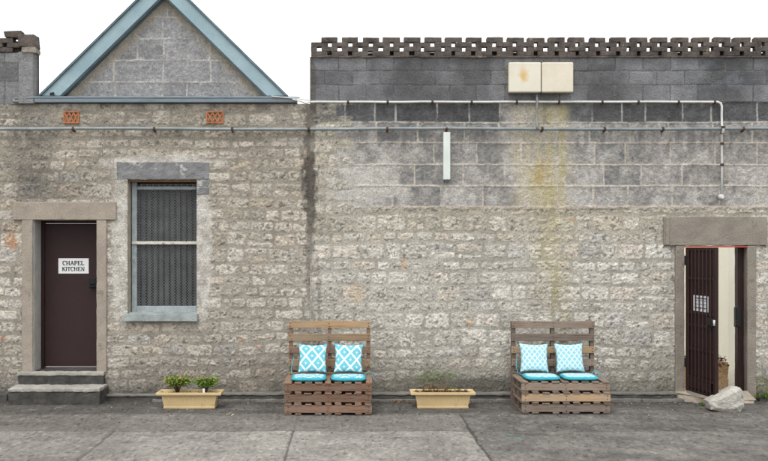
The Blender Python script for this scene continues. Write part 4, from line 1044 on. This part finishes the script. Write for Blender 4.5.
def cushion(name, label, cat, w, h, th, mat, M4, group, seed, box=False, ties=None):
    """stuffed square: w x h in its local x,y, thickness th in z"""
    n = 30; bm = bmesh.new(); uvl = bm.loops.layers.uv.new('UVMap'); R = random.Random(seed)
    el = bm.verts.layers.float.new('edge')
    from mathutils import noise as mn
    def prof(u, v):
        a = (1 - abs(u) ** 2.6) * (1 - abs(v) ** 2.6); return max(a, 0) ** (.42 if not box else .13)
    sheets = []
    for s in (1, -1):
        g = []
        for j in range(n + 1):
            row = []
            for i in range(n + 1):
                u = i / n * 2 - 1; v = j / n * 2 - 1
                pin = .0 if box else .115
                x = u * w / 2 * (1 - pin * (1 - abs(v) ** 2) * abs(u) ** 3); y = v * h / 2 * (1 - pin * (1 - abs(u) ** 2) * abs(v) ** 3)
                if box:
                    rr = .93; k = (abs(u) ** 5 + abs(v) ** 5) ** .2; mx = max(abs(u), abs(v), 1e-6); f = mx / max(k, 1e-6); x *= f; y *= f
                z = s * (th / 2) * prof(u, v)
                z += .006 * mn.noise(Vector((u * 2.2 + seed, v * 2.2, s * 2))) * prof(u, v)
                if box: z += s * .004 * mn.noise(Vector((u * 5 + seed, v * 5, 3)))
                if s < 0 and (i in (0, n) or j in (0, n)): row.append(sheets[0][j][i]); continue
                vt = bm.verts.new((x, y, z)); 
                e = max(abs(u), abs(v)); vt[el] = (max(0, min(1, (e - .80) / .06)) if box else max(0, min(1, (e - .972) / .02)) * .6)
                if s < 0: vt[el] = 1.0 if box else .0
                row.append(vt)
            g.append(row)
        sheets.append(g)
        for j in range(n):
            for i in range(n):
                q = [g[j][i], g[j][i + 1], g[j + 1][i + 1], g[j + 1][i]]; ij = [(i, j), (i + 1, j), (i + 1, j + 1), (i, j + 1)]
                if s < 0: q = q[::-1]; ij = ij[::-1]
                f = bm.faces.new(q); f.smooth = True
                for lp, (a, c) in zip(f.loops, ij): lp[uvl].uv = (a / n + seed * .13, c / n + seed * .37)
    me = bpy.data.meshes.new(name); bm.to_mesh(me); bm.free()
    o = link(name, me, mat); o.matrix_world = M4
    tag(o, label, cat, group)
    if ties:
        mb = MB(); mb.tube([Vector(p) for p in ties], .006, 6); c = mb.build('tie', M['turquoise'], o)
    return o
SZ = .006 + 2 * .143 + .022 * 2 + .098 + .003            # seat surface
def seat_set(B, centres, mat, kind, where, seed, pl):
    t, xc, yf, yb = B
    for k, cx in enumerate(centres):
        side = ('left', 'right')[k]
        pw = .47
        th = .052
        mw = Matrix.Translation((cx, yf + .235, SZ + th / 2 + .001)) @ Matrix.Rotation(random.uniform(-.02, .02), 4, 'Z')
        ties = [(-pw / 2 + .02, .20, .0), (-pw / 2 - .02, .30, .01), (-pw / 2 - .02, .40, .10), (-pw / 2 - .0, .44, .20)] if k == 0 else [(pw / 2 - .02, .20, .0), (pw / 2 + .05, .26, .05), (pw / 2 + .09, .22, .02), (pw / 2 + .10, .12, -.02)]
        cushion('seat_pad', f'{side} seat pad, {kind}, on {where}', 'seat cushion', pw, .44, th, mat, mw, 'turquoise seat pads on the pallet benches', seed + k, True, ties)
        ph = .415
        tilt = math.radians(72 if k == 0 else 73)
        yb_ = yf + .50; 
        mw = Matrix.Translation((cx + pl[k], yb_ + math.cos(tilt) * ph / 2 - .02, SZ + .045 + math.sin(tilt) * ph / 2)) @ Matrix.Rotation(random.uniform(-.05, .03), 4, 'Y') @ Matrix.Rotation(tilt, 4, 'X')
        cushion('throw_cushion', f'{side} upright cushion, {kind}, on {where}', 'cushion', .405, ph, .13, mat, mw, 'turquoise cushions on the pallet benches', seed + 10 + k)
random.seed(5)
seat_set(B1, (PX(309, -1.0), PX(348.5, -1.0)), M['cush_trellis'], 'turquoise with white diamond trellis', 'warm brown pallet bench', 1, (.035, .0))
seat_set(B2, (PX(542, -.98), PX(580, -.98)), M['cush_dots'], 'pale turquoise with small dots', 'grey weathered pallet bench', 4, (-.03, -.05))

# ------------------------------------------------------------------ planters and plants
def planter(cx, yf, label, fill):
    t = thing('planter', label, 'planter', (cx, yf + .14, 0), 'sand coloured plastic planters')
    bm = bmesh.new()
    def ring(w, d, z): return [bm.verts.new((sx * w / 2, sy * d / 2, z)) for sx, sy in ((-1, -1), (1, -1), (1, 1), (-1, 1))]
    rr = [ring(.69, .20, .0), ring(.70, .208, .003), ring(.702, .210, .024), ring(.698, .206, .027), ring(.69, .20, .028), ring(.755, .228, .185), ring(.87, .29, .186), ring(.882, .298, .189), ring(.886, .302, .194), ring(.889, .304, .216), ring(.886, .302, .222), ring(.876, .296, .226), ring(.84, .262, .224), ring(.81, .236, .216), ring(.68, .18, .145)]
    for a, c in zip(rr, rr[1:]):
        for i in range(4): bm.faces.new((a[i], a[(i + 1) % 4], c[(i + 1) % 4], c[i]))
    bm.faces.new(rr[0][::-1])
    mb = MB(); mb.bm.free(); mb.bm = bm
    nrib = 30
    for i in range(nrib):
        u = (i + .5) / nrib - .5
        b0 = (u * .655, -.0955, .03); b1 = (u * .72, -.1115, .176)
        q = .0045
        mb.bm.faces.new([mb.bm.verts.new(p) for p in ((b0[0] - q, b0[1], b0[2]), (b0[0], b0[1] - .007, b0[2]), (b1[0], b1[1] - .007, b1[2]), (b1[0] - q, b1[1], b1[2]))])
        mb.bm.faces.new([mb.bm.verts.new(p) for p in ((b0[0], b0[1] - .007, b0[2]), (b0[0] + q, b0[1], b0[2]), (b1[0] + q, b1[1], b1[2]), (b1[0], b1[1] - .007, b1[2]))])
    mb.build('planter_body', M['planter'], t)
    mb = MB(); mb.box(-.352, .352, -.086, .086, .15, fill); mb.rough(0, .008, .05, 5, .03); mb.build('soil', M['soil'], t)
    return t
P1x, P1y = PX(188.7, -.75), -.76
P2x, P2y = PX(443, -.72), -.74
planter(P1x, P1y, 'sand coloured ribbed plastic planter holding two green plants', .19)
planter(P2x, P2y, 'sand coloured ribbed planter filled with dry bark, without leafy plants', .195)
def bushy(name, loc, r, hgt, label, seed, warm):
    R = random.Random(seed); t = thing(name, label, 'plant', loc, 'small plants in the planter')
    mb = MB()
    stems = []
    for i in range(20):
        a = R.uniform(0, 6.28); rr = r * R.uniform(.25, .9); tip = Vector((math.cos(a) * rr, math.sin(a) * rr * .7, hgt * R.uniform(.55, .95)))
        mid = Vector((tip.x * .35, tip.y * .35, hgt * .4)); stems.append((mid, tip))
        mb.tube([(tip.x * .05, tip.y * .05, -.02), mid, tip], [.006, .004, .002], 5)
    mb.build('stem', M['bark'], t)
    mb = MB()
    for mid, tip in stems:
        for k in range(46):
            f = R.uniform(.25, 1.08); c = mid.lerp(tip, f) + Vector((R.gauss(0, .028), R.gauss(0, .024), R.gauss(0, .018)))
            s = R.uniform(.016, .030); a = R.uniform(0, 6.28)
            mt = Matrix.Translation(c) @ Matrix.Rotation(a, 4, 'Z') @ Matrix.Rotation(R.uniform(-1.1, .5), 4, 'Y') @ Matrix.Rotation(R.uniform(-.6, .6), 4, 'X')
            q = [(0, 0, 0), (s * .8, -s * .5, s * .1), (s * 1.9, 0, -s * .1), (s * .8, s * .5, s * .1)]
            fc = mb.bm.faces.new([mb.bm.verts.new(mt @ Vector(p)) for p in q]); fc.material_index = 1 if R.random() < warm * (1.6 if c.z > hgt * .6 else .4) else 0
    mb.build('foliage', [M['leaf'], M['leafwarm']], t, recalc=False)
    return t
bushy('green_plant', (PX(177.5, -.62), -.63, .205), .185, .225, 'left bushy green plant with orange tinted tips in planter', 3, .22)
bushy('green_plant', (PX(205.5, -.62), -.63, .205), .19, .21, 'right bushy green plant, greener, beside the white plant tag', 8, .10)
mb = MB(); xx = PX(203.7, -.70); mb.prism([(xx - .013, .17), (xx, .15), (xx + .013, .17), (xx + .015, .27), (xx - .014, .272)], -.70, -.697)
tag(mb.build('plant_tag', M['tagwhite']), 'small white plant tag stuck in the left planter', 'plant tag')
R = random.Random(17)
o = leaf_pile('bark_mulch', [(P2x + R.uniform(-.37, .37), P2y + .14 + R.uniform(-.11, .11), .20 + abs(R.gauss(0, .018))) for _ in range(420)], .019, [M['bark'], M['dryleaf'], M['soil']], 'red brown bark and dead leaves filling the planter', 'mulch', 17); o['kind'] = 'stuff'
o = leaf_pile('leaf_debris', [(P1x + R.uniform(-.36, .36), P1y + .14 + R.uniform(-.1, .1), .195 + abs(R.gauss(0, .008))) for _ in range(60)], .014, [M['bark'], M['soil']], 'dark crumbs on the soil of the left planter', 'mulch', 18); o['kind'] = 'stuff'
mb = MB()
for i in range(26):
    bx = P2x + R.uniform(-.28, .2); by = P2y + .14 + R.uniform(-.06, .08); l = R.uniform(.07, .22); dx = R.uniform(-.06, .06)
    mb.tube([(bx, by, .19), (bx + dx * .5, by, .19 + l * .6), (bx + dx, by + R.uniform(-.03, .03), .2 + l)], [.003, .002, .001], 4, 0)
    for k in range(4):
        c = Vector((bx + dx * .8 + R.gauss(0, .015), by + R.gauss(0, .012), .2 + l * R.uniform(.5, 1))); s = R.uniform(.008, .014)
        mt = Matrix.Translation(c) @ Matrix.Rotation(R.uniform(0, 6.28), 4, 'Z') @ Matrix.Rotation(R.uniform(-1, 1), 4, 'X')
        f = mb.bm.faces.new([mb.bm.verts.new(mt @ Vector(p)) for p in ((-s, 0, 0), (0, -s * .5, 0), (s, 0, 0), (0, s * .5, 0))]); f.material_index = 1 if R.random() < .5 else 0
tag(mb.build('withered_plant', [M['dryleaf'], M['weed']], recalc=False), 'withered thin stems standing in the right planter', 'plant')

# litter and weeds
def scatter_leaf(x, y, s, mat, label, seed, grp=None):
    o = leaf_pile('fallen_leaf', [(0, 0, .012)], s, [mat], None, None, seed); o.location = (x, y, 0); tag(o, label, 'leaf', grp); return o
scatter_leaf(PX(229, -1.2), -1.22, .045, M['paleleaf'], 'pale flat leaf on the paving before the left planter', 2)
scatter_leaf(PX(233, -1.2), -1.25, .03, M['paleleaf'], 'smaller pale leaf touching the flat pale leaf on paving', 7)
scatter_leaf(PX(400, -.3), -.26, .055, M['dryleaf'], 'curled brown leaf at the kerb left of the bark planter', 4)
scatter_leaf(PX(409, -.3), -.30, .05, M['dryleaf'], 'brown leaf lying nearest the left end of the bark planter', 9)
pts = [(PX(R.gauss(403, 8), -.24), -.24 + R.uniform(-.05, .05), .012 + R.uniform(0, .02)) for _ in range(40)] + [(PX(R.uniform(160, 680), -.24), -.215 + R.uniform(-.03, .02), .014) for _ in range(90)]
o = leaf_pile('kerb_litter', pts, .016, [M['bark'], M['dryleaf'], M['soil']], 'crumbs of dead leaf gathered along the kerb', 'leaf litter', 23); o['kind'] = 'stuff'
mb = MB(); R = random.Random(41)
for i in range(650):
    gx_ = R.uniform(-5.6, 6.6); gy_ = -.2 - abs(R.gauss(0, .9)) if i % 3 else -.2 - abs(R.gauss(0, .12)); s = R.uniform(.003, .009)
    if gy_ < -4: continue
    q = Matrix.Translation((gx_, gy_, s * .6)) @ Matrix.Rotation(R.uniform(0, 6.28), 4, 'Z')
    mb.box(-s, s, -s * R.uniform(.5, 1), s * R.uniform(.5, 1), -s * .6, s * .6, R.choice((0, 0, 1, 2)), jit=s * .35, mat=q)
o = tag(mb.build('loose_grit', [M['step'], M['nosing'], M['bark']]), 'scattered grit and crumbs on the paving, thickest along the wall', 'grit'); o['kind'] = 'stuff'
def weed(loc, r, n, label, seed, mats):
    R = random.Random(seed); mb = MB()
    for i in range(n):
        a = R.uniform(0, 6.28); l = r * R.uniform(.5, 1.2); q = r * .13; z = R.uniform(.3, 1.1) * r
        d = Vector((math.cos(a), math.sin(a) * .5, 0)); sd = Vector((-d.y, d.x, 0)) * q
        b0 = d * r * .1; m1 = d * l * .6 + Vector((0, 0, z)); tp = d * l + Vector((0, 0, z * .8))
        v = [mb.bm.verts.new(p) for p in (b0 - sd * .4, b0 + sd * .4, m1 + sd, tp, m1 - sd)]; f = mb.bm.faces.new(v); f.material_index = R.randrange(len(mats))
    o = mb.build('weed', mats, None, loc, recalc=False); tag(o, label, 'weed'); return o
weed((PX(702, -.5), -.52, .0), .06, 26, 'small green weed by the gate foot, left of the white rock', 3, [M['weed'], M['leaf']])
weed((PX(757, -.13), -.16, .05), .06, 22, 'green weed at wall foot beside right gateway jamb', 5, [M['weed'], M['leaf']])
weed((PX(766, -.13), -.16, .05), .09, 30, 'larger green weed at wall foot by photo right edge', 6, [M['weed'], M['leaf']])
weed((PX(433, -.2), -.13, .12), .07, 26, 'low weed on the kerb behind the bark planter', 8, [M['weed'], M['dryleaf']])
weed((PX(453, -.2), -.13, .12), .08, 26, 'greener weed on kerb behind right half of bark planter', 9, [M['weed'], M['leaf']])

# ------------------------------------------------------------------ the rock holding the gate
bm = bmesh.new(); yr = -.98
def rp(px, py, y): return Vector((PX(px, y), y, PZ(py, y)))
out = [(709, 401), (716, 397.5), (726, 393.5), (734, 387.8), (741.5, 386.8), (744.8, 391), (745, 406), (741.5, 411.8), (733, 412.8), (711.5, 409.8)]
for a, b_ in out:
    p = rp(a, b_, yr); f_ = .02 if b_ > 400 else .05
    bm.verts.new((p.x, yr + f_, max(p.z - .01, -.02)))
    bm.verts.new((p.x - (.03 if a > 735 else -.02), yr + .26, max(p.z - .02, -.02)))
for a, b_ in ((719, 400), (730, 396), (737, 392), (741, 405), (733, 409), (716, 408)):
    bm.verts.new(rp(a, b_, yr - .015))
bmesh.ops.convex_hull(bm, input=bm.verts[:])
bmesh.ops.delete(bm, geom=[v for v in bm.verts if not v.link_faces], context='VERTS')
bmesh.ops.triangulate(bm, faces=bm.faces)
mb = MB(); mb.bm.free(); mb.bm = bm; mb.bevel(.012, 2, .35); mb.rough(0, .011, .09, 77, .04)
rock = mb.build('rock', M['rock'], smooth=False)
tag(rock, 'whitewashed wedge shaped rock propping the open steel gate', 'rock')

# ------------------------------------------------------------------ light
w = bpy.data.worlds.new('World'); scene.world = w; w.use_nodes = True
nt = w.node_tree; bg = nt.nodes['Background']
sky = N(nt, 'ShaderNodeTexSky', sky_type='NISHITA'); sky.sun_disc = False
EL, AZ = math.radians(58), math.radians(200)
sky.sun_elevation = EL; sky.sun_rotation = AZ; sky.air_density = 1.0; sky.dust_density = 6.0; sky.ozone_density = 1.0
hs = N(nt, 'ShaderNodeHueSaturation'); hs.inputs['Saturation'].default_value = .22; L(nt, sky.outputs[0], hs.inputs['Color'])
gt = N(nt, 'ShaderNodeTexCoord').outputs['Generated']
cn = noise(nt, gt, 2.2, 5, .6); cl = ramp(nt, cn.outputs[0], [(.3, (6.6, 6.65, 6.7)), (.7, (7.6, 7.6, 7.55))])     # a closed white cloud deck
L(nt, mulcol(nt, hs.outputs[0], cl.outputs[0], .93, 'MIX'), bg.inputs['Color']); bg.inputs['Strength'].default_value = .15
sd = bpy.data.lights.new('sun', 'SUN'); sd.energy = 1.25; sd.angle = math.radians(36); sd.color = (1.0, .975, .94)
so = bpy.data.objects.new('sun', sd); COL.objects.link(so)
dirv = Vector((math.sin(AZ) * math.cos(EL), math.cos(AZ) * math.cos(EL), math.sin(EL)))
so.rotation_euler = (-dirv).to_track_quat('-Z', 'Y').to_euler(); so.location = dirv * 30

# ------------------------------------------------------------------ camera
cd = bpy.data.cameras.new('camera'); cam = bpy.data.objects.new('camera', cd); COL.objects.link(cam)
cam.location = (0, -D, H); cam.rotation_euler = (math.pi / 2, 0, 0)
cd.sensor_fit = 'HORIZONTAL'; cd.sensor_width = 36; cd.lens = F / 768 * 36
cd.shift_x = (384 - VX) / 768; cd.shift_y = (VY - 230.5) / 768
cd.clip_end = 500
scene.camera = cam
vs_ = scene.view_settings; vs_.view_transform = 'Standard'; vs_.look = 'None'; vs_.gamma = 1; vs_.use_curve_mapping = False
vs_.exposure = 0.58
